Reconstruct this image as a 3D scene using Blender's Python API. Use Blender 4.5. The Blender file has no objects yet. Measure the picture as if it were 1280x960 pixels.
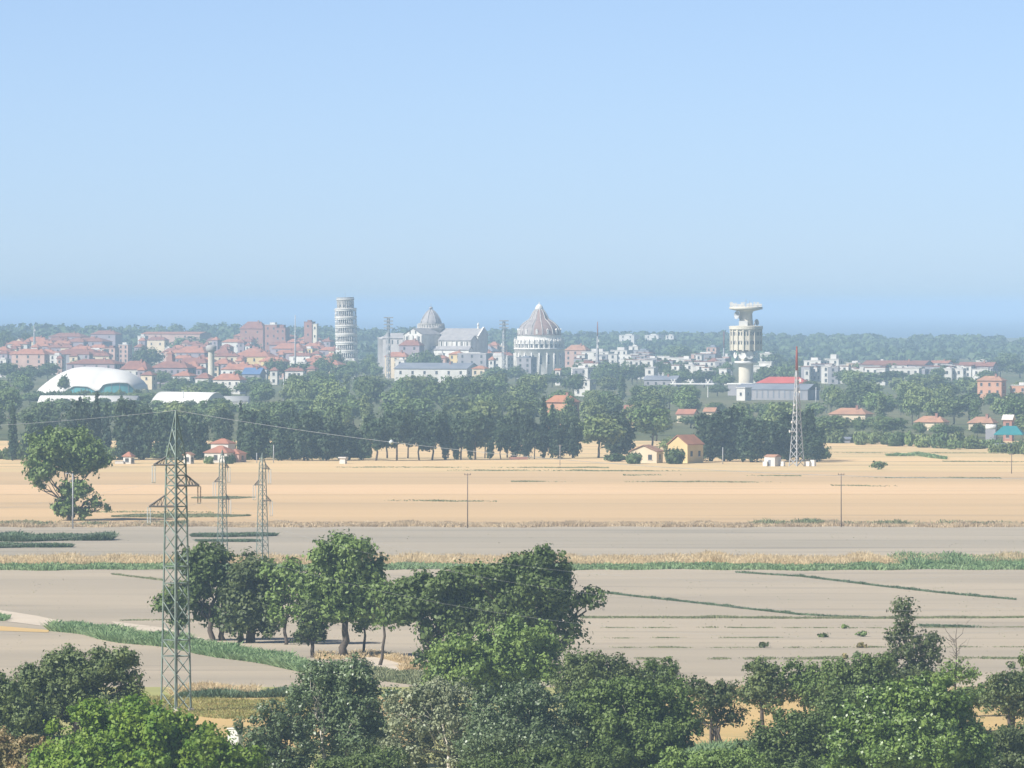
import bpy, math, random
import numpy as np
from mathutils import Vector

R = math.radians
F = 9625.0          # focal length in photo pixels (1280 wide)
H = 48.0            # camera height above the plain
YH = 384.0          # photo row of the true horizon
sc = bpy.context.scene
COL = sc.collection
rng = np.random.default_rng(7)
rnd = random.Random(11)

def gd(py):                      # distance of the plain at a photo row
    return H * F / (py - YH)
def X(px, d): return (px - 640.0) * d / F
def Z(py, d): return H - (py - YH) * d / F
def interp(v, xs, ys): return float(np.interp(v, xs, ys))

# ------------------------------------------------------------------ materials
def new_mat(name):
    m = bpy.data.materials.new(name); m.use_nodes = True
    nt = m.node_tree; nt.nodes.clear()
    out = nt.nodes.new('ShaderNodeOutputMaterial')
    return m, nt, out

def noise_mix(nt, c1, c2, scale=(1, 1, 1), detail=4, lo=.35, hi=.65, rot=0.0):
    geo = nt.nodes.new('ShaderNodeNewGeometry')
    mp = nt.nodes.new('ShaderNodeMapping'); mp.inputs['Scale'].default_value = scale
    mp.inputs['Rotation'].default_value = (0, 0, rot)
    nz = nt.nodes.new('ShaderNodeTexNoise'); nz.inputs['Scale'].default_value = 1.0
    nz.inputs['Detail'].default_value = detail
    nt.links.new(geo.outputs['Position'], mp.inputs['Vector'])
    nt.links.new(mp.outputs[0], nz.inputs['Vector'])
    mr = nt.nodes.new('ShaderNodeMapRange')
    mr.inputs['From Min'].default_value = lo; mr.inputs['From Max'].default_value = hi
    nt.links.new(nz.outputs['Fac'], mr.inputs['Value'])
    mx = nt.nodes.new('ShaderNodeMix'); mx.data_type = 'RGBA'
    nt.links.new(mr.outputs[0], mx.inputs['Factor'])
    for sock, c in ((mx.inputs[6], c1), (mx.inputs[7], c2)):
        if isinstance(c, tuple): sock.default_value = (*c, 1)
        else: nt.links.new(c, sock)
    return mx.outputs[2]

def mat(name, c1, c2=None, rough=.8, scale=(.3, .3, .3), spec=.3, metal=0.0, detail=4, lo=.35, hi=.65):
    m, nt, out = new_mat(name)
    b = nt.nodes.new('ShaderNodeBsdfPrincipled')
    b.inputs['Roughness'].default_value = rough
    b.inputs['Specular IOR Level'].default_value = spec
    b.inputs['Metallic'].default_value = metal
    if c2 is None: c2 = tuple(x * .8 for x in c1)
    nt.links.new(noise_mix(nt, c1, c2, scale, detail, lo, hi), b.inputs['Base Color'])
    nt.links.new(b.outputs[0], out.inputs[0])
    return m

def field_mat(name, c1, c2, c3, s1=(.006, .05, 1), s2=(.05, .22, 1), rot=0.0, lo=.36, hi=.64):
    """bare or stubble soil: broad drifts over fine drill lines"""
    m, nt, out = new_mat(name)
    b = nt.nodes.new('ShaderNodeBsdfPrincipled'); b.inputs['Roughness'].default_value = .95
    b.inputs['Specular IOR Level'].default_value = .1
    a = noise_mix(nt, c1, c2, s1, 5, lo, hi, rot)
    a2 = noise_mix(nt, a, c3, s2, 6, .55, .75, rot)
    nt.links.new(a2, b.inputs['Base Color']); nt.links.new(b.outputs[0], out.inputs[0])
    return m

def foliage(name, c1, c2, trans=.16, scale=.6, spec=.35, rough=.55, vary=.25):
    m, nt, out = new_mat(name)
    col = noise_mix(nt, c1, c2, (scale,) * 3, 3, .38, .62)
    oi = nt.nodes.new('ShaderNodeObjectInfo')
    mr = nt.nodes.new('ShaderNodeMapRange')
    mr.inputs['To Min'].default_value = 1 - vary; mr.inputs['To Max'].default_value = 1 + vary
    nt.links.new(oi.outputs['Random'], mr.inputs['Value'])
    hs = nt.nodes.new('ShaderNodeHueSaturation')
    nt.links.new(col, hs.inputs['Color']); nt.links.new(mr.outputs[0], hs.inputs['Value'])
    b = nt.nodes.new('ShaderNodeBsdfPrincipled'); b.inputs['Roughness'].default_value = rough
    b.inputs['Specular IOR Level'].default_value = spec
    t = nt.nodes.new('ShaderNodeBsdfTranslucent')
    mx = nt.nodes.new('ShaderNodeMixShader'); mx.inputs[0].default_value = trans
    nt.links.new(hs.outputs[0], b.inputs['Base Color']); nt.links.new(hs.outputs[0], t.inputs['Color'])
    nt.links.new(b.outputs[0], mx.inputs[1]); nt.links.new(t.outputs[0], mx.inputs[2])
    nt.links.new(mx.outputs[0], out.inputs[0])
    return m

M = {}
M['white'] = mat('white_wall', (.72, .69, .63), (.56, .54, .49), scale=(.12,) * 3)
M['cream'] = mat('cream_wall', (.72, .60, .42), (.60, .50, .36), scale=(.12,) * 3)
M['yellow'] = mat('yellow_wall', (.72, .56, .28), (.60, .46, .23), scale=(.12,) * 3)
M['pink'] = mat('pink_wall', (.56, .38, .31), (.46, .31, .25), scale=(.12,) * 3)
M['orange'] = mat('orange_wall', (.60, .33, .21), (.50, .27, .17), scale=(.12,) * 3)
M['brick'] = mat('brick_wall', (.38, .20, .155), (.31, .165, .13), scale=(.15,) * 3)
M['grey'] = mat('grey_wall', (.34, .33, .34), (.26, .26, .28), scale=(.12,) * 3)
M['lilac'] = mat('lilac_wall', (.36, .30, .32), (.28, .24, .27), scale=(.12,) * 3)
M['redroof'] = mat('red_tile', (.43, .195, .125), (.32, .155, .11), rough=.9, scale=(.35,) * 3)
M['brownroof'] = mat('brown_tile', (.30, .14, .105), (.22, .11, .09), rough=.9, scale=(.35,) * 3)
M['tanroof'] = mat('tan_tile', (.44, .24, .15), (.33, .19, .13), rough=.9, scale=(.35,) * 3)
M['orangeroof'] = mat('orange_tile', (.46, .21, .12), (.37, .17, .10), rough=.9, scale=(.35,) * 3)
M['flat'] = mat('flat_roof', (.66, .63, .58), (.52, .50, .47), scale=(.1,) * 3)
M['blueroof'] = mat('blue_metal_roof', (.11, .20, .36), (.09, .16, .30), rough=.5, scale=(.1,) * 3)
M['greyroof'] = mat('grey_metal_roof', (.24, .26, .29), (.18, .20, .24), rough=.6, scale=(.1,) * 3)
M['redmetal'] = mat('red_metal_roof', (.55, .10, .075), (.45, .09, .065), rough=.6, scale=(.1,) * 3)
M['window'] = mat('window_dark', (.07, .08, .09), (.05, .055, .06), rough=.25, spec=.5)
M['marble'] = mat('marble', (.84, .81, .74), (.68, .65, .59), rough=.6, scale=(.25,) * 3)
M['marble_grey'] = mat('weathered_marble', (.62, .59, .53), (.49, .46, .42), rough=.7, scale=(.3,) * 3)
M['core_shade'] = mat('gallery_shade_stone', (.34, .32, .30), (.27, .26, .25), rough=.8, scale=(.3,) * 3)  # tower core only: dark tone paints in the shade inside the galleries
M['stone_mid'] = mat('pale_stone', (.50, .47, .45), (.40, .38, .37), rough=.8, scale=(.3,) * 3)
M['lead'] = mat('lead_sheet', (.40, .38, .37), (.31, .30, .30), rough=.6, scale=(.3,) * 3)
M['leadpink'] = mat('faded_dome_tile', (.37, .33, .31), (.28, .25, .24), rough=.8, scale=(.3,) * 3)
M['leadred'] = mat('dome_tile', (.36, .24, .20), (.27, .18, .155), rough=.8, scale=(.3,) * 3)
M['membrane'] = mat('white_membrane', (.82, .80, .74), (.74, .72, .67), rough=.5, scale=(.06,) * 3)
M['teal'] = mat('teal_glazing', (.09, .36, .36), (.09, .28, .34), rough=.3, spec=.5, scale=(.08,) * 3)
M['tealroof'] = mat('teal_sheet', (.03, .26, .27), (.03, .21, .23), rough=.5, scale=(.1,) * 3)
M['concrete'] = mat('pale_concrete', (.72, .66, .52), (.60, .55, .44), scale=(.18,) * 3)
M['concrete_grey'] = mat('grey_concrete', (.46, .43, .40), (.36, .34, .32), scale=(.2,) * 3)
M['dish'] = mat('dish_white', (.82, .80, .74), (.74, .72, .67), rough=.4, scale=(.2,) * 3)
M['steel'] = mat('galvanised_steel', (.25, .31, .27), (.17, .215, .19), rough=.5, scale=(.6,) * 3, metal=.1)
M['steel_dark'] = mat('dark_steel', (.12, .12, .12), (.08, .08, .085), rough=.6)
M['steel_brown'] = mat('weathered_steel', (.15, .14, .13), (.10, .095, .09), rough=.6)
M['steel_pale'] = mat('pale_steel', (.46, .47, .47), (.36, .37, .38), rough=.5, scale=(.5,) * 3)
M['steel_rust'] = mat('red_painted_steel', (.30, .085, .06), (.22, .065, .05), rough=.7)
M['insul'] = mat('insulator_glass', (.62, .66, .66), (.52, .56, .56), rough=.25, spec=.5)
M['insul_dark'] = mat('insulator_brown', (.12, .09, .08), (.09, .07, .06), rough=.3, spec=.5)
M['wire'] = mat('wire_aluminium', (.50, .51, .52), (.42, .43, .44), rough=.4, metal=.3)
M['pole'] = mat('pole_concrete', (.50, .45, .40), (.38, .34, .31), scale=(.5,) * 3)
M['wood'] = mat('weathered_wood', (.20, .15, .12), (.14, .11, .09), scale=(.8,) * 3)
M['bark'] = mat('bark', (.13, .105, .085), (.08, .066, .055), scale=(1.2,) * 3)
M['bark_pale'] = mat('pale_bark', (.62, .57, .48), (.40, .36, .30), scale=(1.2,) * 3)
# foliage
M['f_dark'] = foliage('foliage_dark', (0.092, 0.128, 0.045), (0.145, 0.184, 0.062))
M['f_mid'] = foliage('foliage_mid', (0.114, 0.172, 0.047), (0.169, 0.238, 0.065))
M['f_willow'] = foliage('foliage_willow', (0.143, 0.220, 0.054), (0.201, 0.286, 0.074))
M['f_bright'] = foliage('foliage_bright', (0.109, 0.200, 0.025), (0.203, 0.287, 0.040), trans=.3, spec=.3)
M['f_glossy'] = foliage('foliage_glossy', (0.105, 0.172, 0.039), (0.182, 0.262, 0.058), spec=.5, rough=.4)
M['f_poplar'] = foliage('foliage_poplar', (.125, .185, .080), (.190, .250, .120), spec=.5, rough=.4)
M['f_pale'] = foliage('foliage_pale', (.215, .250, .140), (.310, .335, .195), spec=.45, rough=.45)
M['f_dry'] = foliage('foliage_dry', (0.382, 0.278, 0.128), (0.268, 0.245, 0.103))
M['f_pine'] = foliage('foliage_pine', (0.041, 0.069, 0.034), (0.067, 0.101, 0.046), trans=.08, spec=.2, scale=.3)
M['f_cypress'] = foliage('foliage_cypress', (0.037, 0.064, 0.037), (0.054, 0.084, 0.041), trans=.05, spec=.2, scale=.3)
M['f_belt'] = foliage('foliage_belt', (0.098, 0.151, 0.055), (0.161, 0.223, 0.074), trans=.15, spec=.2, scale=.12, vary=.35)
M['f_beltpale'] = foliage('foliage_belt_pale', (0.152, 0.206, 0.074), (0.216, 0.262, 0.093), trans=.15, spec=.2, scale=.15, vary=.3)
M['f_wood'] = foliage('foliage_wood', (0.069, 0.110, 0.052), (0.107, 0.159, 0.062), trans=.1, spec=.15, scale=.03, vary=0)
# grass
M['g_straw'] = foliage('grass_straw', (0.620, 0.480, 0.270), (0.780, 0.640, 0.400), trans=.3, scale=.25, spec=.2, vary=0)
M['g_verge'] = foliage('grass_verge', (0.480, 0.370, 0.240), (0.700, 0.560, 0.360), trans=.3, scale=.15, spec=.2, vary=0)
M['g_green'] = foliage('grass_green', (.190, .300, .130), (.290, .390, .190), trans=.25, scale=.15, spec=.2, vary=0)
M['g_dark'] = foliage('grass_dark', (.110, .165, .090), (.170, .230, .130), trans=.2, scale=.2, spec=.2, vary=0)
M['g_weed'] = foliage('grass_weed', (.190, .225, .110), (.300, .310, .170), trans=.2, scale=.3, spec=.2, vary=0)
M['g_meadow'] = foliage('grass_meadow', (0.260, 0.270, 0.090), (0.400, 0.360, 0.140), trans=.25, scale=.2, spec=.2, vary=0)

# ------------------------------------------------------------------ objects
def tag(o, label, cat, group=None, kind=None):
    o['label'] = label; o['category'] = cat
    if group: o['group'] = group
    if kind: o['kind'] = kind
    return o

def empty(name, loc, rz=0.0):
    o = bpy.data.objects.new(name, None); COL.objects.link(o)
    o.location = loc; o.rotation_euler = (0, 0, rz); o.empty_display_size = .5
    return o

def link_mesh(name, me, parent=None, loc=(0, 0, 0)):
    o = bpy.data.objects.new(name, me); COL.objects.link(o)
    o.location = loc
    if parent: o.parent = parent
    return o

class MB:
    """collects primitives into one mesh"""
    def __init__(s): s.v = []; s.f = []; s.m = []; s.sm = []
    def add(s, vs, fs, mi=0, smooth=False):
        b = len(s.v); s.v.extend(vs)
        for f in fs: s.f.append([b + i for i in f]); s.m.append(mi); s.sm.append(smooth)
    def box(s, x0, x1, y0, y1, z0, z1, mi=0):
        s.add([(x0, y0, z0), (x1, y0, z0), (x1, y1, z0), (x0, y1, z0), (x0, y0, z1), (x1, y0, z1), (x1, y1, z1), (x0, y1, z1)],
              [(0, 3, 2, 1), (4, 5, 6, 7), (0, 1, 5, 4), (1, 2, 6, 5), (2, 3, 7, 6), (3, 0, 4, 7)], mi)
    def tube(s, pts, radii, n=6, mi=0, cap=True, smooth=True):
        pts = [Vector(p) for p in pts]; vs = []; k = len(pts)
        if not hasattr(radii, '__len__'): radii = [radii] * k
        for i, p in enumerate(pts):
            t = (pts[min(i + 1, k - 1)] - pts[max(i - 1, 0)])
            t = t.normalized() if t.length > 1e-9 else Vector((0, 0, 1))
            a = Vector((0, 0, 1)) if abs(t.z) < .9 else Vector((1, 0, 0))
            u = t.cross(a).normalized(); w = t.cross(u)
            for j in range(n):
                an = 2 * math.pi * j / n
                vs.append(tuple(p + (u * math.cos(an) + w * math.sin(an)) * radii[i]))
        fs = []
        for i in range(k - 1):
            for j in range(n):
                j2 = (j + 1) % n
                fs.append((i * n + j, i * n + j2, (i + 1) * n + j2, (i + 1) * n + j))
        if cap: fs.append(tuple(range(n - 1, -1, -1))); fs.append(tuple((k - 1) * n + j for j in range(n)))
        s.add(vs, fs, mi, smooth)
    def bar(s, a, b, r, mi=0): s.tube([a, b], r, 4, mi, True, False)
    def lathe(s, prof, n=24, mi=0, c=(0, 0), smooth=True, a0=0.0, cap=False, mifun=None):
        vs = []; fs = []
        for r, z in prof:
            for j in range(n):
                an = a0 + 2 * math.pi * j / n
                vs.append((c[0] + r * math.cos(an), c[1] + r * math.sin(an), z))
        for i in range(len(prof) - 1):
            for j in range(n):
                j2 = (j + 1) % n
                fs.append((i * n + j, i * n + j2, (i + 1) * n + j2, (i + 1) * n + j))
        if cap:
            fs.append(tuple(range(n - 1, -1, -1))); fs.append(tuple((len(prof) - 1) * n + j for j in range(n)))
        if mifun is None: s.add(vs, fs, mi, smooth)
        else:
            b = len(s.v); s.v.extend(vs)
            for k, f in enumerate(fs):
                s.f.append([b + i for i in f]); s.m.append(mifun(k % n)); s.sm.append(smooth)
    def build(s, name, mats, parent=None, loc=(0, 0, 0)):
        me = bpy.data.meshes.new(name)
        me.from_pydata([tuple(v) for v in s.v], [], s.f)
        for m in (mats if isinstance(mats, (list, tuple)) else [mats]): me.materials.append(m)
        me.polygons.foreach_set('material_index', s.m)
        me.polygons.foreach_set('use_smooth', s.sm)
        me.update()
        return link_mesh(name, me, parent, loc)

def quads_mesh(name, V, mats, mi=None):
    """V: (n,4,3) array of loose quads"""
    n = len(V); me = bpy.data.meshes.new(name)
    me.vertices.add(n * 4); me.loops.add(n * 4); me.polygons.add(n)
    me.vertices.foreach_set('co', np.ascontiguousarray(V, dtype=np.float32).ravel())
    me.loops.foreach_set('vertex_index', np.arange(n * 4, dtype=np.int32))
    me.polygons.foreach_set('loop_start', np.arange(0, n * 4, 4, dtype=np.int32))
    try: me.polygons.foreach_set('loop_total', np.full(n, 4, dtype=np.int32))
    except Exception: pass
    for m in (mats if isinstance(mats, (list, tuple)) else [mats]): me.materials.append(m)
    if mi is not None: me.polygons.foreach_set('material_index', np.asarray(mi, dtype=np.int32))
    me.update(calc_edges=True); me.validate()
    return me

# ------------------------------------------------------------------ foliage
def unit(n, g):
    v = g.normal(size=(n, 3)); return v / np.linalg.norm(v, axis=1, keepdims=True)
def norm(v): return v / np.maximum(np.linalg.norm(v, axis=1, keepdims=True), 1e-6)

def leaf_quads(p, nrm, size, g, aspect=1.5):
    n = len(p)
    t = norm(np.cross(nrm, unit(n, g))); b = np.cross(nrm, t)
    s = size * (.55 + .9 * g.random((n, 1)))
    a = t * s * .5 * aspect; c = b * s * .5
    bend = nrm * s * .12
    return np.stack([p - a - bend, p - c, p + a - bend, p + c], axis=1)

def crown(lobes, size, cover, clump, g, inner=.22, ragged=.14, up=.25, low=.55, flat=.75):
    out = []
    for (cx, cy, cz, rx, ry, rz) in lobes:
        r = np.array([rx, ry, rz]); c = np.array([cx, cy, cz])
        pw = 1.6
        area = 4 * math.pi * (((rx * ry) ** pw + (rx * rz) ** pw + (ry * rz) ** pw) / 3) ** (1 / pw)
        nl = int(area * cover / (size * size * .75)) + 12
        nc = max(7, int(area / (clump * clump) * .62))
        d = unit(nc * 2, g)
        keep = (d[:, 2] > -.35) | (g.random(nc * 2) < low)
        d = d[keep][:nc]; nc = len(d)
        rf = 1 - .38 * g.random((nc, 1)) ** 1.6 + ragged * np.abs(g.normal(size=(nc, 1))) * .8
        cc = c + d * r * rf
        cs = clump * (.55 + .8 * g.random((nc, 1)))
        idx = g.integers(0, nc, nl)
        off = unit(nl, g) * (g.random((nl, 1)) ** .45) * cs[idx] * np.array([1, 1, flat])
        p = cc[idx] + off
        nr = norm(norm(off) * .75 + d[idx] * .45 + g.normal(size=(nl, 3)) * .42 + np.array([0, 0, up]))
        ni = int(nl * inner)
        if ni:
            p[:ni] = c + unit(ni, g) * (g.random((ni, 1)) ** .4) * r * .74
            nr[:ni] = unit(ni, g)
        sz = np.full(nl, size); 
        q = leaf_quads(p, nr, size, g)
        if ni:
            q[:ni] = p[:ni, None, :] + (q[:ni] - p[:ni, None, :]) * 1.5
        out.append(q)
    return np.concatenate(out)

def wob(a, b, k, amp, g):
    a = np.array(a, float); b = np.array(b, float); pts = []
    L = np.linalg.norm(b - a)
    for i in range(k + 1):
        t = i / k
        p = a + (b - a) * t
        if 0 < i < k: p = p + g.normal(size=3) * amp * L
        pts.append(tuple(p))
    return pts

def limbs(mb, base, lobes, rad, g, fork=.4, twigs=3, sides=6, stems=1, spread=.5):
    """tapered trunk(s) that fork into a limb for every lobe"""
    bx, by, bz = base
    top = np.average(np.array([l[:3] for l in lobes]), axis=0)
    lo = min(l[2] - l[5] * .4 for l in lobes)
    for k in range(stems):
        sx = bx + (g.uniform(-spread, spread) if stems > 1 else 0); sy = by + (g.uniform(-spread, spread) if stems > 1 else 0)
        f = np.array([sx + (top[0] - bx) * fork * .6, sy + (top[1] - by) * fork * .6, bz + max((lo - bz), (top[2] - bz) * fork)])
        tr = wob((sx, sy, bz - .3), f, 4, .03, g)
        mb.tube(tr, [rad * 1.25, rad, rad * .9, rad * .8, rad * .7], sides + 2)
        for i, l in enumerate(lobes):
            if stems > 1 and i % stems != k and len(lobes) >= stems: continue
            e = np.array([l[0], l[1], l[2] + l[5] * .35])
            pts = wob(f, e, 5, .05, g)
            mb.tube(pts, [rad * .62, rad * .5, rad * .4, rad * .3, rad * .2, rad * .1], sides)
            for w in range(twigs):
                s0 = pts[g.integers(1, 5)]
                dr = unit(1, g)[0]; dr[2] = abs(dr[2]) * .8
                e2 = np.array(l[:3]) + dr * np.array(l[3:6]) * .92
                mb.tube(wob(s0, e2, 3, .06, g), [rad * .26, rad * .2, rad * .13, rad * .05], 5)

def px_lobes(d, base_px, lobes, g, thick=.9):
    """photo-sized lobes (x, y, rx, ry) -> metres about the tree's base at distance d"""
    k = d / F; out = []
    for l in lobes:
        x, y, rx, ry = l[:4]
        dy = l[4] if len(l) > 4 else g.uniform(-.35, .35) * rx * k
        out.append(((x - base_px) * k, dy, Z(y, d), rx * k, rx * k * thick, ry * k))
    return out

def tree(name, label, base_px, base_y, lobes, leaf_mat, bark='bark', size=.34, cover=1.5, clump=.85, rad=None, seed=1,
         fork=.4, twigs=3, stems=1, spread=.5, group=None, d=None, ragged=.14, inner=.22, cat='tree', low=.55, flat=.75, extra=None, leaf_part='crown'):
    g = np.random.default_rng(seed)
    d = d or gd(base_y)
    L = px_lobes(d, base_px, lobes, g)
    o = empty(name, (X(base_px, d), d, 0)); tag(o, label, cat, group)
    # a lobe from the outline breaks into several boughs so the crown is uneven in depth too
    LL = []
    for l in L:
        r = max(l[3], l[5])
        if r < 2.2: LL.append(l); continue
        nb = 5 if r < 4 else 8
        LL.append((l[0], l[1], l[2], l[3] * .82, l[4] * .82, l[5] * .82))
        for i in range(nb * 2):     # loose sprays that break the outline
            u = unit(1, g)[0]; u[2] = u[2] * .8 + .25; f = g.uniform(.13, .24); e = g.uniform(.92, 1.12)
            LL.append((l[0] + u[0] * l[3] * e, l[1] + u[1] * l[4] * e, l[2] + u[2] * l[5] * e, l[3] * f, l[4] * f, l[5] * f * 1.5))
        for i in range(nb):
            u = unit(1, g)[0]; u[2] = u[2] * .9 + .1
            f = g.uniform(.34, .5)
            LL.append((l[0] + u[0] * l[3] * .74, l[1] + u[1] * l[4] * .74, l[2] + u[2] * l[5] * .74, l[3] * f, l[4] * f, l[5] * f))
    V = crown(LL, size, cover * .62, clump, g, inner=inner, ragged=ragged, low=low, flat=flat)
    V[:, :, 2] = np.maximum(V[:, :, 2], .05)
    me = quads_mesh(leaf_part, V, M[leaf_mat]); link_mesh(leaf_part, me, o)
    hgt = max(l[2] + l[5] for l in L)
    mb = MB(); limbs(mb, (0, 0, 0), L, rad or hgt * .022, g, fork, twigs, stems=stems, spread=spread)
    if extra: extra(mb, d, g)
    mb.build('trunk', M[bark], o)
    return o

# ------------------------------------------------------------------ camera, light, air
cam = bpy.data.cameras.new('camera'); co = bpy.data.objects.new('camera', cam); COL.objects.link(co)
co.location = (0, 0, H); co.rotation_euler = (R(90), 0, 0)
cam.sensor_width = 36; cam.lens = F / 1280 * 36; cam.shift_y = -(480 - YH) / 1280
cam.clip_start = 1; cam.clip_end = 150000
sc.camera = co

SUN_EL, SUN_AZ = R(42), R(236)
sd = Vector((math.sin(SUN_AZ) * math.cos(SUN_EL), math.cos(SUN_AZ) * math.cos(SUN_EL), math.sin(SUN_EL)))
sl = bpy.data.lights.new('sun', 'SUN'); sl.energy = 4.3; sl.angle = R(.5); sl.color = (1, .955, .89)
so = bpy.data.objects.new('sun', sl); COL.objects.link(so); so.rotation_euler = sd.to_track_quat('Z', 'Y').to_euler()
so.location = (-200, 300, 400)

w = bpy.data.worlds.new('World'); sc.world = w; w.use_nodes = True
nt = w.node_tree; nt.nodes.clear()
wo = nt.nodes.new('ShaderNodeOutputWorld'); bg = nt.nodes.new('ShaderNodeBackground')
sky = nt.nodes.new('ShaderNodeTexSky'); sky.sky_type = 'NISHITA'; sky.sun_disc = False
sky.sun_elevation = SUN_EL; sky.sun_rotation = SUN_AZ; sky.altitude = 50
sky.air_density = .3; sky.dust_density = .45; sky.ozone_density = 1.0
tint = nt.nodes.new('ShaderNodeMix'); tint.data_type = 'RGBA'; tint.blend_type = 'MULTIPLY'; tint.inputs['Factor'].default_value = 1
tint.inputs[7].default_value = (1.07, 1.055, 1.03, 1)
nt.links.new(sky.outputs[0], tint.inputs[6]); nt.links.new(tint.outputs[2], bg.inputs['Color'])
bg.inputs['Strength'].default_value = .107
nt.links.new(bg.outputs[0], wo.inputs[0])

HAZE = 0.93e-4
hm, nt, out = new_mat('haze_air')
pv = nt.nodes.new('ShaderNodeVolumePrincipled')
pv.inputs['Density'].default_value = HAZE
pv.inputs['Color'].default_value = (.53, .755, 1.0, 1)
pv.inputs['Anisotropy'].default_value = -.35
nt.links.new(pv.outputs[0], out.inputs['Volume'])
mb = MB(); mb.box(-42000, 42000, -3000, 62000, -1.5, 72)
hz = mb.build('haze', hm); tag(hz, 'pale blue summer haze lying over the whole plain', 'haze', kind='stuff')

# ------------------------------------------------------------------ ground
def struct(o): o['kind'] = 'structure'; return o
def sheet(name, pts, z, m, label=None, cat=None):
    """pts are photo points on the plain, or (X, Y) metres when the row is given as ('m', x, y)"""
    mb = MB(); vs = []
    for p in pts:
        if p[0] == 'm': vs.append((p[1], p[2], z))
        else: d = gd(p[1]); vs.append((X(p[0], d), d, z))
    mb.add(vs, [tuple(range(len(vs)))])
    o = mb.build(name, m); struct(o)
    if label: tag(o, label, cat or 'field')
    return o
m_ground = field_mat('plain_soil', (.11, .13, .06), (.17, .165, .085), (.08, .10, .05), (.004, .004, 1), (.03, .03, 1))
m_gold = field_mat('stubble', (.64, .45, .25), (.55, .395, .225), (.45, .335, .205), (.0014, .010, 1), (.004, .038, 1), lo=.4, hi=.6)
m_gold2 = field_mat('stubble_light', (.74, .51, .295), (.68, .48, .275), (.58, .42, .245), (.0025, .011, 1), (.012, .09, 1))
m_gold3 = field_mat('stubble_dry_grass', (.62, .47, .25), (.74, .52, .28), (.31, .27, .16), (.003, .016, 1), (.005, .045, 1))
m_grey = field_mat('fallow', (.44, .38, .29), (.36, .318, .247), (.285, .255, .203), (.0035, .018, 1), (.011, .085, 1), lo=.4, hi=.6)
m_grey2 = field_mat('fallow_pale', (.465, .395, .295), (.385, .333, .255), (.31, .27, .21), (.0055, .017, 1), (.013, .09, 1), rot=.14, lo=.4, hi=.6)
m_near = field_mat('stubble_yellow', (.60, .42, .19), (.50, .37, .17), (.35, .30, .14), (.02, .03, 1), (.09, .12, 1))
m_meadow = field_mat('dry_meadow', (.44, .40, .17), (.34, .35, .14), (.26, .27, .11), (.02, .03, 1), (.08, .1, 1))
m_path = field_mat('dirt_track', (.64, .55, .43), (.56, .48, .38), (.48, .41, .32))
m_sea, nt, out = new_mat('sea_water')
b = nt.nodes.new('ShaderNodeBsdfPrincipled'); b.inputs['Base Color'].default_value = (.10, .17, .26, 1); b.inputs['Roughness'].default_value = .5
nt.links.new(b.outputs[0], out.inputs[0])

sheet('ground', [('m', -9000, -2500), ('m', 9000, -2500), ('m', 9000, 12000), ('m', -9000, 12000)], 0, m_ground)
sheet('sea', [('m', -40000, 12000), ('m', 40000, 12000), ('m', 40000, 60000), ('m', -40000, 60000)], -.2, m_sea)
def yband(name, y0, y1, z, m, x0=-1500, x1=2800):
    d0, d1 = gd(y0), gd(y1)
    return sheet(name, [('m', X(x0, 1000), d0), ('m', X(x1, 1000) * 1.2, d0), ('m', X(x1, 1000) * 1.2, d1), ('m', X(x0, 1000) * 1.2, d1)], z, m)
dd = lambda y: gd(y)
wx = 420
def fld(name, d0, d1, z, m): return sheet(name, [('m', -wx, d0), ('m', wx, d0), ('m', wx, d1), ('m', -wx, d1)], z, m)
fld('far_grass_field', gd(590), 2765, .03, m_gold3)
fld('golden_field', gd(654), gd(590), .03, m_gold)
fld('golden_field_strip', gd(618), gd(606), .06, m_gold2)
fld('grey_field', gd(702), gd(654), .03, m_grey)
fld('fallow_field', gd(859), gd(702), .03, m_grey2)
fld('near_field', 560, gd(859), .03, m_meadow)
sheet('field_stubble_yellow', [(180, 872), (520, 872), (520, 935), (120, 935)], .07, m_near)
sheet('field_stubble_yellow', [(830, 872), (1400, 868), (1400, 945), (780, 945)], .07, m_near)
sheet('dirt_path', [(-40, 756), (0, 763), (45, 770), (98, 781), (62, 784), (0, 776), (-40, 772)], .07, m_path)
sheet('dirt_path', [(-40, 786), (0, 783), (62, 788), (60, 791), (0, 789), (-40, 792)], .07, m_near)
sheet('dirt_path', [(450, 816), (490, 820), (548, 838), (520, 844), (468, 833)], .06, m_path)
sheet('dirt_path', [(140, 777), (205, 785), (260, 800), (250, 806), (190, 795), (150, 786)], .06, m_path)

# ------------------------------------------------------------------ grass (uncountable)
def blades(P, hgt, wid, g, lean=.25):
    """P (n,3) roots -> upright tapering blades"""
    n = len(P); an = g.uniform(0, math.pi, n)
    u = np.stack([np.cos(an), np.sin(an), np.zeros(n)], 1) * (wid * .7 * (.5 + g.random((n, 1))))
    h = hgt * (.6 + .5 * g.random((n, 1)))
    tip = P + np.concatenate([g.normal(size=(n, 2)) * lean * h, h], 1)
    return np.stack([P - u * .5, P + u * .5, tip + u * .22, tip - u * .22], 1)

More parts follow.
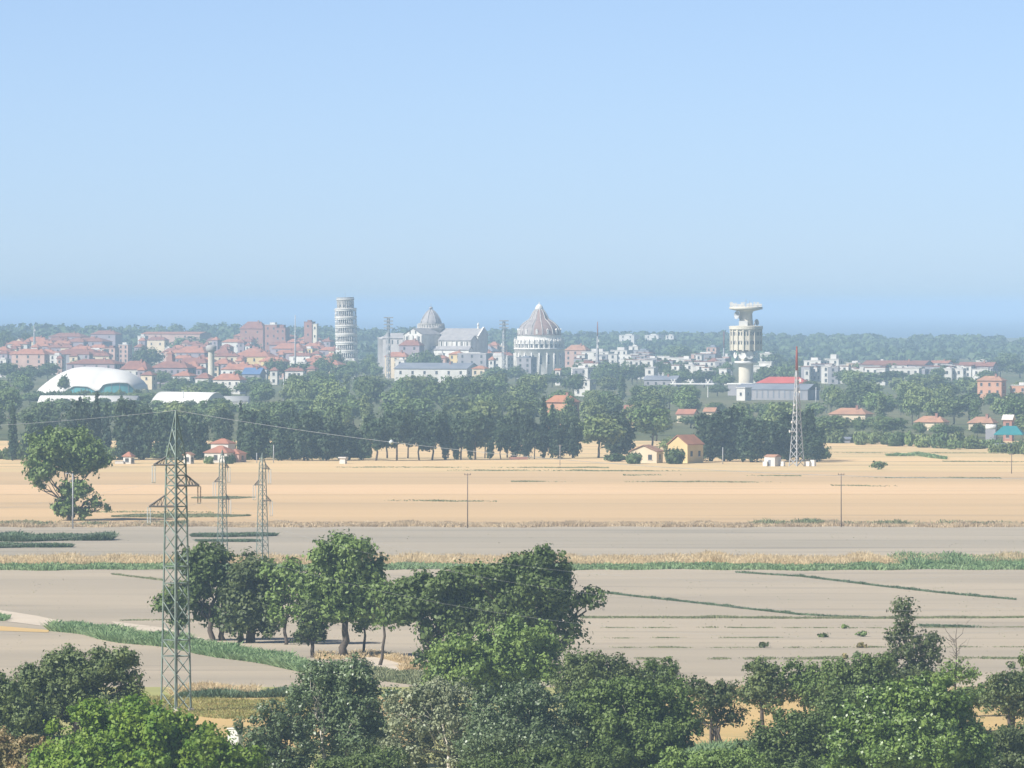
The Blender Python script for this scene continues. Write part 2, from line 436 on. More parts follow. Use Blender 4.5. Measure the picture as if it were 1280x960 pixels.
def strip(name, label, line, half, hgt, wid, count, mat_name, seed, cat='grass', clump=0.0, gap=0.0, lean=.55):
    """line: photo points on the plain; half: half-depth in metres along the sight line"""
    g = np.random.default_rng(seed); count = int(count * 1.7)
    W = np.array([(X(px, gd(py)), gd(py)) for px, py in line])
    seg = np.linalg.norm(np.diff(W, axis=0), axis=1); cum = np.concatenate([[0], np.cumsum(seg)])
    t = g.random(count) * cum[-1]
    if clump > 0:
        nc = max(3, int(cum[-1] / clump)); cc = g.random(nc) * cum[-1]
        t = np.clip(cc[g.integers(0, nc, count)] + g.normal(size=count) * clump * .35, 0, cum[-1])
    x = np.interp(t, cum, W[:, 0]); y = np.interp(t, cum, W[:, 1])
    halfv = np.interp(t / cum[-1], np.linspace(0, 1, len(half)), half) if hasattr(half, '__len__') else half
    y = y + (g.uniform(-1, 1, count) + .22 * np.sin(x * .13 + seed) + .18 * np.sin(x * .41 + 2 * seed)) * halfv
    env = .62 + .45 * (np.sin(t * .21 + seed) * .5 + .5) * (np.sin(t * .67 + 2 * seed) * .5 + .5) + .1 * g.normal(size=count)
    P = np.stack([x, y, np.zeros(count)], 1)
    V = blades(P, hgt, wid, g, lean)
    V[:, 2:, 2] *= env[:, None].clip(.3, 1.3)
    o = link_mesh(name, quads_mesh(name, V, M[mat_name])); tag(o, label, cat, kind='stuff')
    return o

strip('dry_grass', 'straw coloured tall dry grass running the width of the plain above the green ditch', [(-60, 703), (1340, 703)], 17, 1.5, .17, 46000, 'g_straw', 3, lean=.4)
strip('ditch_grass', 'fresh green grass lining the straight ditch under the straw strip', [(-60, 710), (1340, 710)], 12, .85, .40, 20000, 'g_green', 4)
strip('ditch_grass', 'fresh green reeds widening the ditch at its far end behind the tall conifer', [(1120, 703), (1340, 703)], 22, 1.5, .35, 6000, 'g_green', 44)
strip('verge_grass', 'pale bleached verge grass edging the golden field', [(-60, 657), (1340, 657)], 12, .9, .24, 30000, 'g_verge', 5, lean=.4)
strip('verge_weeds', 'brownish weeds tangled along the golden field verge', [(940, 656), (1340, 656)], 8, 1.2, .4, 1800, 'g_weed', 6, clump=6)
strip('verge_weeds', 'brownish weeds by the verge below the lone tree', [(-20, 656), (230, 657)], 10, 1.0, .4, 2200, 'g_weed', 61, clump=6)
strip('reed_bed', 'long dark green reed bed beside the white lamp pole', [(-40, 675), (140, 675)], [8, 12, 10, 4], 1.5, .4, 9000, 'g_dark', 7, cat='reeds')
strip('reed_bed', 'short dark green reed bed lowest at the picture edge', [(-40, 684), (90, 684)], [6, 7, 5, 2], 1.0, .4, 5000, 'g_dark', 8, cat='reeds')
strip('reed_bed', 'thin dark reed bed behind the two far pylons, upper one', [(240, 671), (345, 670)], [1, 6, 7, 6, 1], .9, .4, 3500, 'g_dark', 9, cat='reeds')
strip('reed_bed', 'thin dark reed bed behind the two far pylons, lower one', [(245, 677), (325, 677)], [1, 4, 4, 4, 1], .6, .4, 2500, 'g_dark', 10, cat='reeds')
strip('crop_patch', 'blue green low crop patch right across behind the near pylon', [(140, 646), (312, 645)], [2, 12, 14, 12, 1], .45, .5, 6000, 'g_weed', 12, cat='crop')
strip('crop_patch', 'blue green low crop streak behind the pylon insulators', [(240, 623), (318, 622)], [1, 8, 10, 8, 1], .35, .5, 3000, 'g_weed', 13, cat='crop')
strip('green_reeds', 'lush green reeds in the ditch curving under the tree row', [(66, 786), (110, 790), (160, 799), (215, 807), (280, 818), (340, 827), (395, 838)], [7, 14, 14, 13, 12, 12, 8], 1.25, .28, 26000, 'g_green', 14, cat='reeds')
strip('green_reeds', 'small tuft of green reeds at the end of the dirt track', [(-30, 772), (10, 774)], 6, .9, .3, 1500, 'g_green', 15, cat='reeds')
for i, (ln, h_, n_, lab) in enumerate([
        ([(750, 741), (860, 753), (1000, 769), (1090, 773)], .55, 3200, 'weedy ditch line slanting across the fallow field behind the oak mass'),
        ([(920, 716), (1000, 721), (1100, 733), (1180, 742), (1270, 750)], .6, 3000, 'weedy ditch line slanting over the far fallow field above the conifer'),
        ([(725, 772), (1000, 773), (1340, 772)], .42, 7500, 'green weed border drawn straight across the fallow field'),
        ([(740, 785), (1130, 785), (1340, 784)], .25, 1800, 'faint dark furrow line of weeds just under the weed border'),
        ([(760, 798), (1000, 797)], .22, 700, 'broken furrow line of weeds left of the small round shrub'),
        ([(730, 810), (1340, 809)], .25, 1200, 'faint furrow line of weeds level with the small shrubs'),
        ([(700, 824), (1340, 823)], .35, 2600, 'lowest dark furrow line of weeds behind the front hedge'),
        ([(140, 718), (205, 726)], .5, 600, 'short weed line left of the near pylon'),
        ([(150, 776), (310, 774)], .3, 800, 'dark weed line level with the reeds behind the pylon'),
        ([(1150, 783), (1250, 785)], .7, 700, 'clumpy green weeds right of the tall conifer')]):
    strip('field_weeds', lab, ln, 2.6 if i in (2, 6) else 1.6, h_ * .8, .22, n_, 'g_weed' if i not in (0, 1, 9) else 'g_dark', 20 + i, cat='weeds', clump=2.2 if i in (3, 4, 5, 6) else 4 if i == 9 else 0, lean=.5)
strip('verge_grass', 'green and straw mixed grass below the slender straight tree', [(395, 846), (470, 846), (540, 850)], 14, .7, .25, 5000, 'g_weed', 55)
strip('stray_weeds', 'single low weeds strewn over the bare fallow field', [(-60, 765), (1340, 765)], 150, .16, .30, 700, 'g_weed', 51, cat='weeds', clump=3)
strip('stray_weeds', 'single low weeds strewn over the grey field under the golden one', [(-60, 680), (1340, 680)], 85, .14, .40, 250, 'g_weed', 52, cat='weeds', clump=3)
TUFT = ['before the first stone pines', 'below the orange villa', 'below the yellow farmhouse', 'level with the pole tops', 'right of the second pole', 'at the second pole top', 'at the middle of the first pole', 'beside the lone tree foot', 'on its far right edge', 'behind the pole near the tent']
for i, (y_, x0_, x1_, n_) in enumerate([(584, 330, 760, 1200), (588, 560, 900, 1000), (594, 780, 1000, 500), (602, 640, 1010, 900), (597, 1060, 1250, 500), (607, 1040, 1120, 300), (626, 480, 620, 300), (640, 100, 300, 300), (566, 1040, 1300, 900), (577, 1180, 1330, 600)]):
    strip('field_stubble_tufts', 'brownish streak of tufts in the golden field ' + TUFT[i], [(x0_, y_), (x1_, y_ + .8)], 6, .28, .6, n_, 'g_weed', 81 + i, cat='stubble', clump=14)
strip('dry_grass', 'pale dry grass at the fallow edge behind the near pylon foot', [(215, 868), (320, 868)], 5, 1.3, .16, 3500, 'g_straw', 31)
strip('dry_grass', 'pale dry grass patch at the foot of the large forked tree', [(395, 822), (470, 818), (545, 838)], 7, .8, .2, 3000, 'g_straw', 32)
strip('dry_grass', 'bright dry grass tuft beside the oak mass trunk', [(502, 838), (530, 836)], 3, 1.0, .2, 900, 'g_straw', 33)
strip('meadow_grass', 'yellow green meadow grass round the near pylon foot', [(150, 884), (420, 882)], 22, .5, .2, 9000, 'g_meadow', 34)
strip('dry_grass', 'pale dry grass showing between the hedge trees below the fallow field', [(850, 868), (1300, 866)], 9, 1.0, .18, 9000, 'g_straw', 35)
strip('meadow_grass', 'low green undergrowth in front of the multi stemmed dark tree', [(800, 962), (960, 960)], 28, 1.5, .2, 9000, 'g_green', 36)
strip('dark_grass', 'dark weeds along the field edge left of the poplar', [(225, 872), (250, 872), (335, 871), (390, 870)], 4, 1.0, .25, 2500, 'g_dark', 37)

# ------------------------------------------------------------------ single trees of the plain and the tree row
tree('lone_tree', 'big lone tree with bushy foot standing in the golden field beside the white lamp pole', 86, 651,
     [(85, 562, 48, 22), (52, 590, 22, 15), (104, 580, 28, 16), (95, 615, 20, 14), (118, 628, 10, 9), (133, 634, 5, 5), (82, 638, 14, 12), (106, 643, 9, 8), (48, 606, 9, 5)],
     'f_mid', size=.55, cover=1.5, clump=1.5, seed=101, rad=.55, fork=.35)
tree('riverside_tree', 'dark leaning tree with bare sloping trunk at the pylon end of the tree row', 276, 801,
     [(258, 722, 22, 32), (268, 692, 22, 12), (240, 704, 16, 20), (236, 745, 20, 22), (272, 768, 18, 16), (288, 735, 20, 30), (250, 765, 14, 16)],
     'f_mid', seed=102, rad=.42, size=.36, clump=1.1, stems=2, spread=1.5, group='trees of the row along the ditch')
tree('riverside_tree', 'small tree tip showing through the lattice of the near pylon', 222, 806,
     [(212, 752, 20, 16), (222, 775, 12, 14)], 'f_mid', seed=103, rad=.25, size=.36, clump=1.0, group='trees of the row along the ditch')
tree('riverside_tree', 'dense drooping dark tree with foliage nearly to the ground beside the leaning one', 318, 804,
     [(312, 745, 32, 42), (332, 775, 16, 26), (298, 770, 20, 28), (320, 712, 20, 14), (340, 752, 12, 22)],
     'f_dark', seed=104, rad=.45, size=.36, clump=1.1, stems=3, spread=2.2, cover=1.7, group='trees of the row along the ditch')
tree('riverside_tree', 'airy pale green tree on a thin curved trunk between the drooping and the forked tree', 357, 806,
     [(362, 725, 24, 24), (350, 748, 18, 16), (384, 742, 20, 24), (340, 715, 14, 14), (372, 765, 18, 14), (346, 770, 12, 14)],
     'f_willow', seed=105, rad=.26, size=.34, clump=.9, cover=1.2, group='trees of the row along the ditch')
tree('riverside_tree', 'low bushy tree with a leaning trunk under the airy pale tree', 390, 822,
     [(388, 785, 18, 22), (375, 798, 9, 10), (402, 797, 8, 8), (395, 765, 14, 14)],
     'f_dark', seed=106, rad=.3, size=.3, clump=.8, group='trees of the row along the ditch')
tree('riverside_tree', 'tall broad tree forking low into three limbs at the middle of the row', 431, 822,
     [(432, 712, 44, 36), (438, 688, 28, 16), (405, 732, 28, 30), (456, 742, 26, 28), (425, 762, 32, 20), (468, 718, 14, 18), (402, 770, 20, 16), (470, 765, 14, 18)],
     'f_mid', seed=107, rad=.55, size=.36, clump=1.1, fork=.22, cover=1.35, group='trees of the row along the ditch')
tree('riverside_tree', 'slim trunked tree half covered by the broad forked tree', 455, 820,
     [(458, 768, 14, 22), (466, 752, 12, 12), (450, 785, 7, 8)], 'f_willow', seed=108, rad=.2, size=.3, clump=.8, cover=1.1, group='trees of the row along the ditch')
tree('riverside_tree', 'slender straight dark trunked tree with feathery crown next to the oak mass', 474, 832,
     [(494, 758, 24, 22), (478, 775, 16, 14), (510, 745, 20, 20), (484, 740, 18, 16), (470, 740, 14, 16), (505, 770, 18, 14)],
     'f_willow', seed=109, rad=.22, size=.32, clump=.9, cover=1.15, fork=.6, group='trees of the row along the ditch')
tree('oak_tree', 'broad oak like tree making the pylon side half of the dark mass', 540, 846,
     [(545, 748, 44, 26), (520, 760, 26, 22), (575, 752, 34, 30), (536, 790, 18, 20), (528, 820, 10, 18), (600, 742, 36, 30), (556, 730, 36, 16), (502, 752, 24, 22), (585, 722, 26, 10), (580, 775, 36, 26)],
     'f_mid', seed=110, rad=.5, size=.34, clump=1.1, cover=1.5, stems=2, spread=1, d=1010)
tree('oak_tree', 'tallest dark oak like tree with pointed top and a branch reaching over the field', 672, 852,
     [(672, 735, 42, 32), (680, 700, 22, 16), (640, 745, 30, 34), (702, 755, 26, 24), (737, 752, 18, 14), (712, 790, 20, 20), (622, 770, 22, 20), (690, 720, 24, 18), (697, 808, 14, 10), (612, 722, 28, 14), (650, 705, 22, 12), (660, 780, 34, 22)],
     'f_mid', seed=111, rad=.6, size=.34, clump=1.1, cover=1.5, fork=.3, d=1000)
tree('willow_bush', 'bright feathery willow bush in front of the dark oak mass', 612, 878,
     [(585, 828, 48, 36), (652, 812, 44, 32), (612, 848, 60, 30), (556, 850, 28, 24), (680, 835, 24, 20)],
     'f_willow', seed=112, rad=.3, size=.30, clump=.9, stems=4, spread=3, cover=1.7, low=.8)

# ------------------------------------------------------------------ front trees
def front(name, label, bx, d, lobes, leaf, seed, **kw):
    kw['size'] = kw.get('size', .27) * .78; kw.setdefault('clump', .7); kw.setdefault('cover', 1.5)
    return tree(name, label, bx, None, lobes, leaf, seed=seed, d=d, **kw)
front('dark_tree', 'arching dark tree leaning toward the near pylon foot', 100, 858,
      [(95, 845, 46, 30), (140, 832, 28, 22), (165, 848, 16, 12), (60, 872, 44, 34), (120, 884, 52, 36), (40, 850, 24, 14), (40, 905, 40, 24), (160, 885, 14, 12)], 'f_dark', 201, rad=.4, stems=2, spread=2, size=.3, clump=.9)
front('dark_tree', 'dark tree cut by the picture edge behind the bright green one', -6, 850,
      [(0, 880, 38, 30), (30, 902, 40, 30), (-20, 865, 30, 24), (20, 920, 40, 20)], 'f_dark', 202, rad=.35, size=.3, clump=.9)
front('dark_bush', 'greyish brown dry bush at the corner below the dark arching tree', 12, 772,
      [(15, 946, 44, 24), (45, 958, 34, 22), (-10, 935, 30, 22)], 'f_dry', 203, rad=.12, size=.22, clump=.5)
front('bright_tree', 'bright yellow green broad leaved tree covering the near pylon foot', 150, 765,
      [(150, 925, 58, 44), (95, 945, 48, 38), (200, 930, 54, 36), (60, 975, 34, 34), (255, 950, 44, 34), (150, 970, 70, 40)], 'f_bright', 204, rad=.4, size=.34, clump=.8, cover=1.7)
front('bright_tree', 'smaller bright green tree right beside the white field hut', 286, 752,
      [(288, 955, 40, 26), (262, 930, 24, 22), (315, 975, 26, 24)], 'f_bright', 205, rad=.25, size=.32, clump=.7, cover=1.6)
front('poplar_tree', 'tall grey green poplar with glints of white twigs before the big forked tree', 425, 800,
      [(425, 862, 40, 36), (440, 845, 28, 22), (400, 885, 40, 38), (455, 895, 40, 38), (425, 925, 60, 44), (400, 838, 18, 14)],
      'f_poplar', 206, bark='bark_pale', rad=.24, size=.26, clump=.7, cover=1.05, stems=3, spread=2.5, twigs=5)
front('poplar_tree', 'thin pale poplar through which the orange stubble shows beside the white hut', 345, 795,
      [(340, 895, 24, 22), (330, 925, 34, 26), (365, 910, 22, 30), (350, 950, 44, 26), (318, 945, 16, 18)],
      'f_poplar', 207, bark='bark_pale', rad=.16, size=.25, clump=.6, cover=1.0, stems=2, spread=1.6)
front('pale_tree', 'pale olive tree with a bare whitish branch rising through its top', 545, 792,
      [(540, 880, 44, 26), (520, 905, 40, 34), (565, 910, 36, 36), (555, 865, 22, 14), (510, 945, 36, 30), (580, 948, 40, 24)],
      'f_pale', 208, bark='bark_pale', rad=.26, size=.25, clump=.65, cover=.8, stems=2, spread=1.8, twigs=6)
front('pale_tree', 'silvery olive tree with several white stems below the willow bush', 650, 786,
      [(630, 895, 42, 32), (670, 890, 40, 34), (690, 920, 40, 34), (640, 935, 60, 36), (655, 868, 24, 18), (605, 940, 34, 28)],
      'f_poplar', 209, bark='bark_pale', rad=.24, size=.25, clump=.65, cover=.92, stems=3, spread=2.4, twigs=6)
front('dark_bush', 'very dark tree with ragged top beside the willow bush', 735, 880,
      [(728, 838, 28, 24), (712, 855, 22, 22), (750, 840, 20, 22), (735, 870, 34, 24)], 'f_dark', 210, rad=.3, size=.28, clump=.8)
front('dark_bush', 'dark tree with two humps next to the ragged dark one', 778, 880,
      [(774, 835, 16, 18), (790, 850, 20, 22), (770, 865, 28, 22)], 'f_dark', 211, rad=.28, size=.28, clump=.8)
front('thin_tree', 'light sparse tree with upright twigs in front of the fallow field', 822, 885,
      [(824, 842, 24, 20), (815, 862, 28, 20), (838, 850, 14, 14), (805, 845, 12, 14)], 'f_mid', 212, rad=.2, size=.26, clump=.6, cover=.95, twigs=5)
front('poplar_tree', 'full green poplar with white stems at the middle of the front hedge', 785, 790,
      [(770, 890, 50, 36), (820, 885, 46, 32), (740, 910, 34, 34), (800, 925, 60, 40), (845, 920, 26, 30), (770, 945, 60, 30), (790, 868, 30, 18)],
      'f_willow', 213, bark='bark_pale', rad=.24, size=.26, clump=.7, cover=1.4, stems=4, spread=2.6)
front('multi_stem_tree', 'dark vase shaped tree of many stems standing on orange stubble', 893, 838,
      [(888, 870, 26, 16), (870, 858, 16, 12), (910, 868, 18, 16), (893, 892, 24, 18), (920, 895, 16, 12), (868, 905, 14, 10)], 'f_dark', 214, rad=.18, size=.25, clump=.55, cover=1.0, stems=5, spread=.7, fork=.2)
front('dark_bush', 'dark rounded tree with a short spike behind the vase shaped tree', 953, 875,
      [(952, 855, 26, 24), (948, 838, 10, 14), (965, 870, 24, 20), (935, 868, 18, 18)], 'f_dark', 215, rad=.25, size=.27, clump=.7)
front('hedge_tree', 'light olive hedge tree with a flat top right after the spiked dark tree', 1005, 878,
      [(1000, 850, 26, 20), (1025, 846, 24, 18), (1012, 868, 34, 18)], 'f_mid', 216, rad=.2, size=.26, clump=.6, cover=1.1)
front('hedge_tree', 'green hedge tree with upright tips at the foot of the tall conifer', 1068, 868,
      [(1060, 850, 28, 24), (1090, 848, 28, 24), (1075, 870, 44, 22), (1052, 835, 10, 12), (1100, 832, 10, 14)], 'f_mid', 217, rad=.22, size=.26, clump=.65)
def snag(mb, d, g):
    k = d / F; mb.tube(wob((0, 0, 3), (.3, 0, 11.2), 5, .015, g), [.12, .1, .08, .06, .04, .015], 5)
    for i in range(22):
        z0 = g.uniform(4.6, 9.2); s = g.choice([-1, 1]); L = g.uniform(.5, 2.2)
        mb.tube(wob((0, 0, z0), (s * L, g.uniform(-1, 1), z0 + L * g.uniform(.5, 1.3)), 4, .07, g), [.035, .03, .025, .018, .01], 4)
front('tall_conifer', 'tall ragged dark conifer like tree with open tiers rising above the front hedge', 1135, 935,
      [(1129, 762, 15, 14), (1132, 785, 16, 14), (1120, 798, 14, 10), (1158, 802, 20, 14), (1135, 815, 20, 12), (1165, 818, 14, 14), (1112, 822, 14, 10), (1140, 845, 34, 20), (1148, 832, 18, 10)],
      'f_dark', 218, rad=.28, size=.3, clump=.7, cover=1.25, fork=.75, twigs=3)
front('bare_tree', 'half dead thin tree with bare upper branches right of the tall conifer', 1194, 900,
      [(1196, 840, 22, 14), (1180, 848, 16, 12), (1212, 845, 16, 10)], 'f_willow', 219, rad=.14, size=.26, clump=.5, cover=.75, fork=.5, extra=snag)
front('glossy_tree', 'big rounded tree with glossy deep green leaves at the lower end of the hedge', 1135, 768,
      [(1120, 890, 50, 34), (1165, 885, 44, 34), (1090, 920, 50, 36), (1190, 925, 40, 40), (1140, 935, 80, 40), (1070, 955, 50, 30), (1205, 960, 40, 30)],
      'f_glossy', 220, rad=.35, size=.30, clump=.75, cover=1.6)
front('hedge_tree', 'mid green shrubby tree between the stubble gap and the glossy tree', 1010, 790,
      [(985, 925, 40, 32), (1030, 905, 44, 28), (960, 950, 40, 24), (1045, 935, 50, 34), (1010, 960, 60, 28), (1050, 885, 28, 18)], 'f_mid', 221, rad=.25, size=.25, clump=.6, cover=1.4)
front('gnarled_tree', 'dark gnarled tree with twisted trunk on the stubble at the picture edge', 1262, 850,
      [(1262, 862, 26, 20), (1245, 878, 22, 14), (1285, 868, 26, 24), (1270, 885, 24, 12), (1240, 855, 10, 10)], 'f_dark', 222, rad=.3, size=.26, clump=.65, stems=2, spread=.6)
front('dark_bush', 'dark blue green bush filling the lower corner beyond the glossy tree', 1250, 785,
      [(1235, 935, 36, 28), (1275, 930, 40, 26), (1250, 960, 60, 24)], 'f_dark', 223, rad=.2, size=.25, clump=.6, cover=1.6)
front('hedge_tree', 'small olive shrub beside the gap under the half dead tree', 1215, 868,
      [(1212, 872, 26, 14), (1190, 880, 22, 14), (1232, 868, 14, 8)], 'f_mid', 224, rad=.15, size=.25, clump=.55)
front('hedge_tree', 'tree edge leaning in from outside the frame above the gnarled tree', 1300, 890,
      [(1298, 830, 24, 20), (1300, 855, 22, 20)], 'f_mid', 225, rad=.2, size=.26, clump=.6)
front('hedge_tree', 'spreading green shrub at the very bottom before the vase shaped dark tree', 900, 765,
      [(880, 960, 44, 22), (930, 958, 40, 22), (850, 965, 30, 24)], 'f_willow', 227, rad=.12, size=.24, clump=.55)
front('hedge_tree', 'green shrub filling the bottom below the silvery olive tree', 690, 765,
      [(690, 962, 50, 24), (740, 960, 44, 26), (620, 965, 44, 20)], 'f_mid', 228, rad=.12, size=.24, clump=.55)
front('hedge_tree', 'low green shrub in the corner between poplar and silvery olive tree', 470, 770,
      [(475, 960, 40, 22), (440, 965, 40, 20)], 'f_mid', 226, rad=.12, size=.24, clump=.6)
for (bx, by, w_, h_, lf, lab, sd_) in [
        (955, 810, 6, 7, 'f_dark', 'small round grey green shrub alone in the fallow field', 1),
        (1030, 797, 7, 5, 'f_mid', 'pair like low shrub in the fallow field beside the conifer', 2),
        (1078, 796, 6, 6, 'f_mid', 'green little shrub nearest the conifer on the weed line', 3),
        (1077, 810, 7, 5, 'f_dry', 'dry brownish shrub under the green little one', 4),
        (1072, 823, 6, 7, 'f_dark', 'dark stubby shrub on the lowest furrow line', 5),
        (1055, 786, 4, 5, 'f_mid', 'tiny dark shrub on the upper furrow line', 6),
        (1056, 824, 3, 7, 'f_dry', 'thin dry shrub next to the dark stubby shrub', 7),
        (1264, 836, 6, 7, 'f_dark', 'dark shrub in the fallow field by the picture edge', 8),
        (280, 873, 4, 6, 'f_dark', 'small dark shrub in dry grass beside the near pylon', 9),
        (242, 871, 9, 6, 'f_dark', 'dark low shrub touching the near pylon leg', 10),
        (1098, 587, 8, 9, 'f_dark', 'lone bush with a twiggy top in the golden field beyond the poles', 11)]:
    tree('small_shrub', lab, bx, by, [(bx, by - h_ * .55, w_, h_ * .6)], lf, seed=300 + sd_, size=.3 if by > 700 else .6, clump=.4 if by > 700 else .8, rad=.06, cat='shrub')

# ------------------------------------------------------------------ woods at middle distance
def proto(kind, seed):
    g = np.random.default_rng(seed)
    if kind == 'broadleaf':
        h = 12.0
        L = [(0, 0, 7.2, 4.2, 4.0, 3.8)]
        for i in range(6):
            a = g.uniform(0, 6.28); r = g.uniform(1.6, 3.2); s = g.uniform(1.7, 2.6)
            L.append((math.cos(a) * r, math.sin(a) * r, g.uniform(5, 9.6), s, s, s * .85))
        V = crown(L, .58, 1.05, 1.3, g, ragged=.13)
        tr = (.28, 5)
    elif kind == 'poplar':
        L = [(g.uniform(-.6, .6), g.uniform(-.6, .6), 3 + i * 2.0, 2.0 - .12 * abs(i - 2), 2.0 - .12 * abs(i - 2), 2.2) for i in range(5)]
        V = crown(L, .55, 1.0, 1.0, g, ragged=.16); tr = (.2, 4)
    elif kind == 'cypress':
        L = [(g.normal() * .15, g.normal() * .15, 2.2 + i * 1.7, r_, r_, 1.9) for i, r_ in enumerate([1.25, 1.5, 1.55, 1.45, 1.25, 1.0, .75, .45])]
        V = crown(L, .5, 1.5, .6, g, ragged=.05, up=.5, low=1); tr = (.2, 3)
    elif kind == 'pine':
        L = [(0, 0, 8.9, 4.4, 4.4, 4.2)]
        for i in range(7):
            a = g.uniform(0, 6.28); r = g.uniform(1.6, 3.4); s = g.uniform(1.5, 2.4)
            L.append((math.cos(a) * r, math.sin(a) * r, g.uniform(5.0, 12.2), s, s, s * .9))
        V = crown(L, .6, 1.25, 1.2, g, ragged=.08, up=.35, low=.8); tr = (.34, 9)
    elif kind == 'full_pine':
        L = [(0, 0, 8.5, 4.2, 4.2, 5.0), (0, 0, 4.0, 3.8, 3.8, 3.6)]
        for i in range(8):
            a = g.uniform(0, 6.28); r = g.uniform(1.8, 3.4); s = g.uniform(1.4, 2.3)
            L.append((math.cos(a) * r, math.sin(a) * r, g.uniform(2.4, 12.8), s, s, s * .9))
        V = crown(L, .6, 1.25, 1.2, g, ragged=.1, up=.35, low=1); tr = (.34, 4)
    elif kind == 'bush':
        L = [(g.uniform(-2, 2), g.uniform(-1, 1), g.uniform(1.2, 2.0), 2.2, 2.0, 1.6) for i in range(4)]
        V = crown(L, .6, 1.2, .9, g, low=1); tr = (.12, 1)
    V[:, :, 2] = np.maximum(V[:, :, 2], .05)
    mb = MB(); hh = tr[1]
    mb.tube(wob((0, 0, -.2), (g.normal() * .3, g.normal() * .3, hh), 4, .02, g), [tr[0], tr[0] * .85, tr[0] * .75, tr[0] * .6, tr[0] * .45], 6)
    for l in L[1:5]: mb.tube(wob((0, 0, hh * .85), l[:3], 3, .05, g), [tr[0] * .4, tr[0] * .3, tr[0] * .2, .05], 4)
    return V, mb

LEAFMATS = {'broadleaf': ['f_belt', 'f_beltpale'], 'poplar': ['f_belt', 'f_beltpale'], 'cypress': ['f_cypress'], 'pine': ['f_pine'], 'full_pine': ['f_pine'], 'bush': ['f_belt', 'f_beltpale']}
PROT = {}
for kind, n in (('broadleaf', 4), ('poplar', 2), ('cypress', 2), ('pine', 3), ('full_pine', 3), ('bush', 2)):
    for i in range(n):
        V, mbt = proto(kind, 500 + i * 17 + len(kind))
        tmp = mbt.build('trunk', M['bark']); tme = tmp.data; bpy.data.objects.remove(tmp)
        for lm in LEAFMATS[kind]:
            whole = None
            PROT.setdefault((kind, lm), []).append((quads_mesh('crown', V, M[lm]), tme, float(V[:, :, 2].max()), float(V[:, :, 0].max() - V[:, :, 0].min())))

def put_tree(kind, name, x, d, h, wdt, lm, label, group, g, cat='tree'):
    cme, tme, ph, pw = PROT[(kind, lm)][int(g.integers(0, len(PROT[(kind, lm)])))]
    o = empty(name, (x, d, 0), g.uniform(0, 6.28)); sx = wdt / pw; o.scale = (sx, sx, h / ph)
    tag(o, label, cat, group)
    link_mesh('crown', cme, o); link_mesh('trunk', tme, o)
    return o

# things standing inside or behind the wood that the photo shows: (x0, x1, y0 ... y of the lowest row seen, distance)
SEEN = [(50, 182, 456, 490.5, 4200), (47, 182, 490, 502, 3600), (182, 312, 489, 500, 3560), (683, 724, 493, 510, 2900), (780, 796, 505, 527, 2960),
        (846, 874, 511, 519, 3180), (880, 897, 509, 516, 3180), (1036, 1092, 508, 519, 3120), (905, 1024, 465, 502, 3980), (838, 896, 472, 480, 4100),
        (912, 956, 370, 480, 4200), (804, 852, 469, 480, 4200), (1143, 1186, 519, 529, 2980), (1210, 1247, 521, 530, 2980), (1254, 1290, 517, 548, 2700),
        (1224, 1258, 470, 490, 3800), (1262, 1290, 478, 490, 3800), (714, 746, 452, 487, 4100), (481, 600, 438, 468, 4750), (418, 448, 372, 446, 5300),
        (470, 615, 380, 452, 5300), (640, 706, 376, 455, 5100), (255, 302, 545, 580, 2402), (785, 872, 542, 580, 2402), (955, 980, 568, 585, 2340), (985, 1008, 430, 585, 2330)]
def wood_where(px, d):
    a = ('below the white domed hall' if px < 190 else 'behind the long white shed' if px < 330 else 'below the leaning tower' if px < 470 else
         'below the domed cathedral' if px < 620 else 'below the round baptistery' if px < 760 else 'left of the relay tower' if px < 900 else
         'by the relay tower foot' if px < 1040 else 'right of the red topped mast')
    b = 'wood front' if d < 3050 else 'wood middle' if d < 3600 else 'wood back'
    return f'{b} {a}'
def limit_top(px, halfw, d, h):
    """keep a tree from standing in front of what the photo shows behind it"""
    for x0, x1, y0, y1, dt in SEEN:
        if d < dt and px + halfw > x0 and px - halfw < x1:
            j = rnd.uniform(-9, 4) if dt == 3600 else rnd.uniform(-3, 3) if dt == 3560 else 0
            h = min(h, H - (y1 + j - YH) * d / F)
    return h
gb = np.random.default_rng(77)
prof_x = [-40, 40, 60, 180, 200, 330, 345, 400, 470, 600, 690, 770, 850, 900, 1030, 1050, 1280, 1330]
prof_y = [458, 460, 484, 486, 476, 476, 464, 458, 464, 458, 462, 470, 470, 478, 474, 462, 462, 462]
n_belt = 0
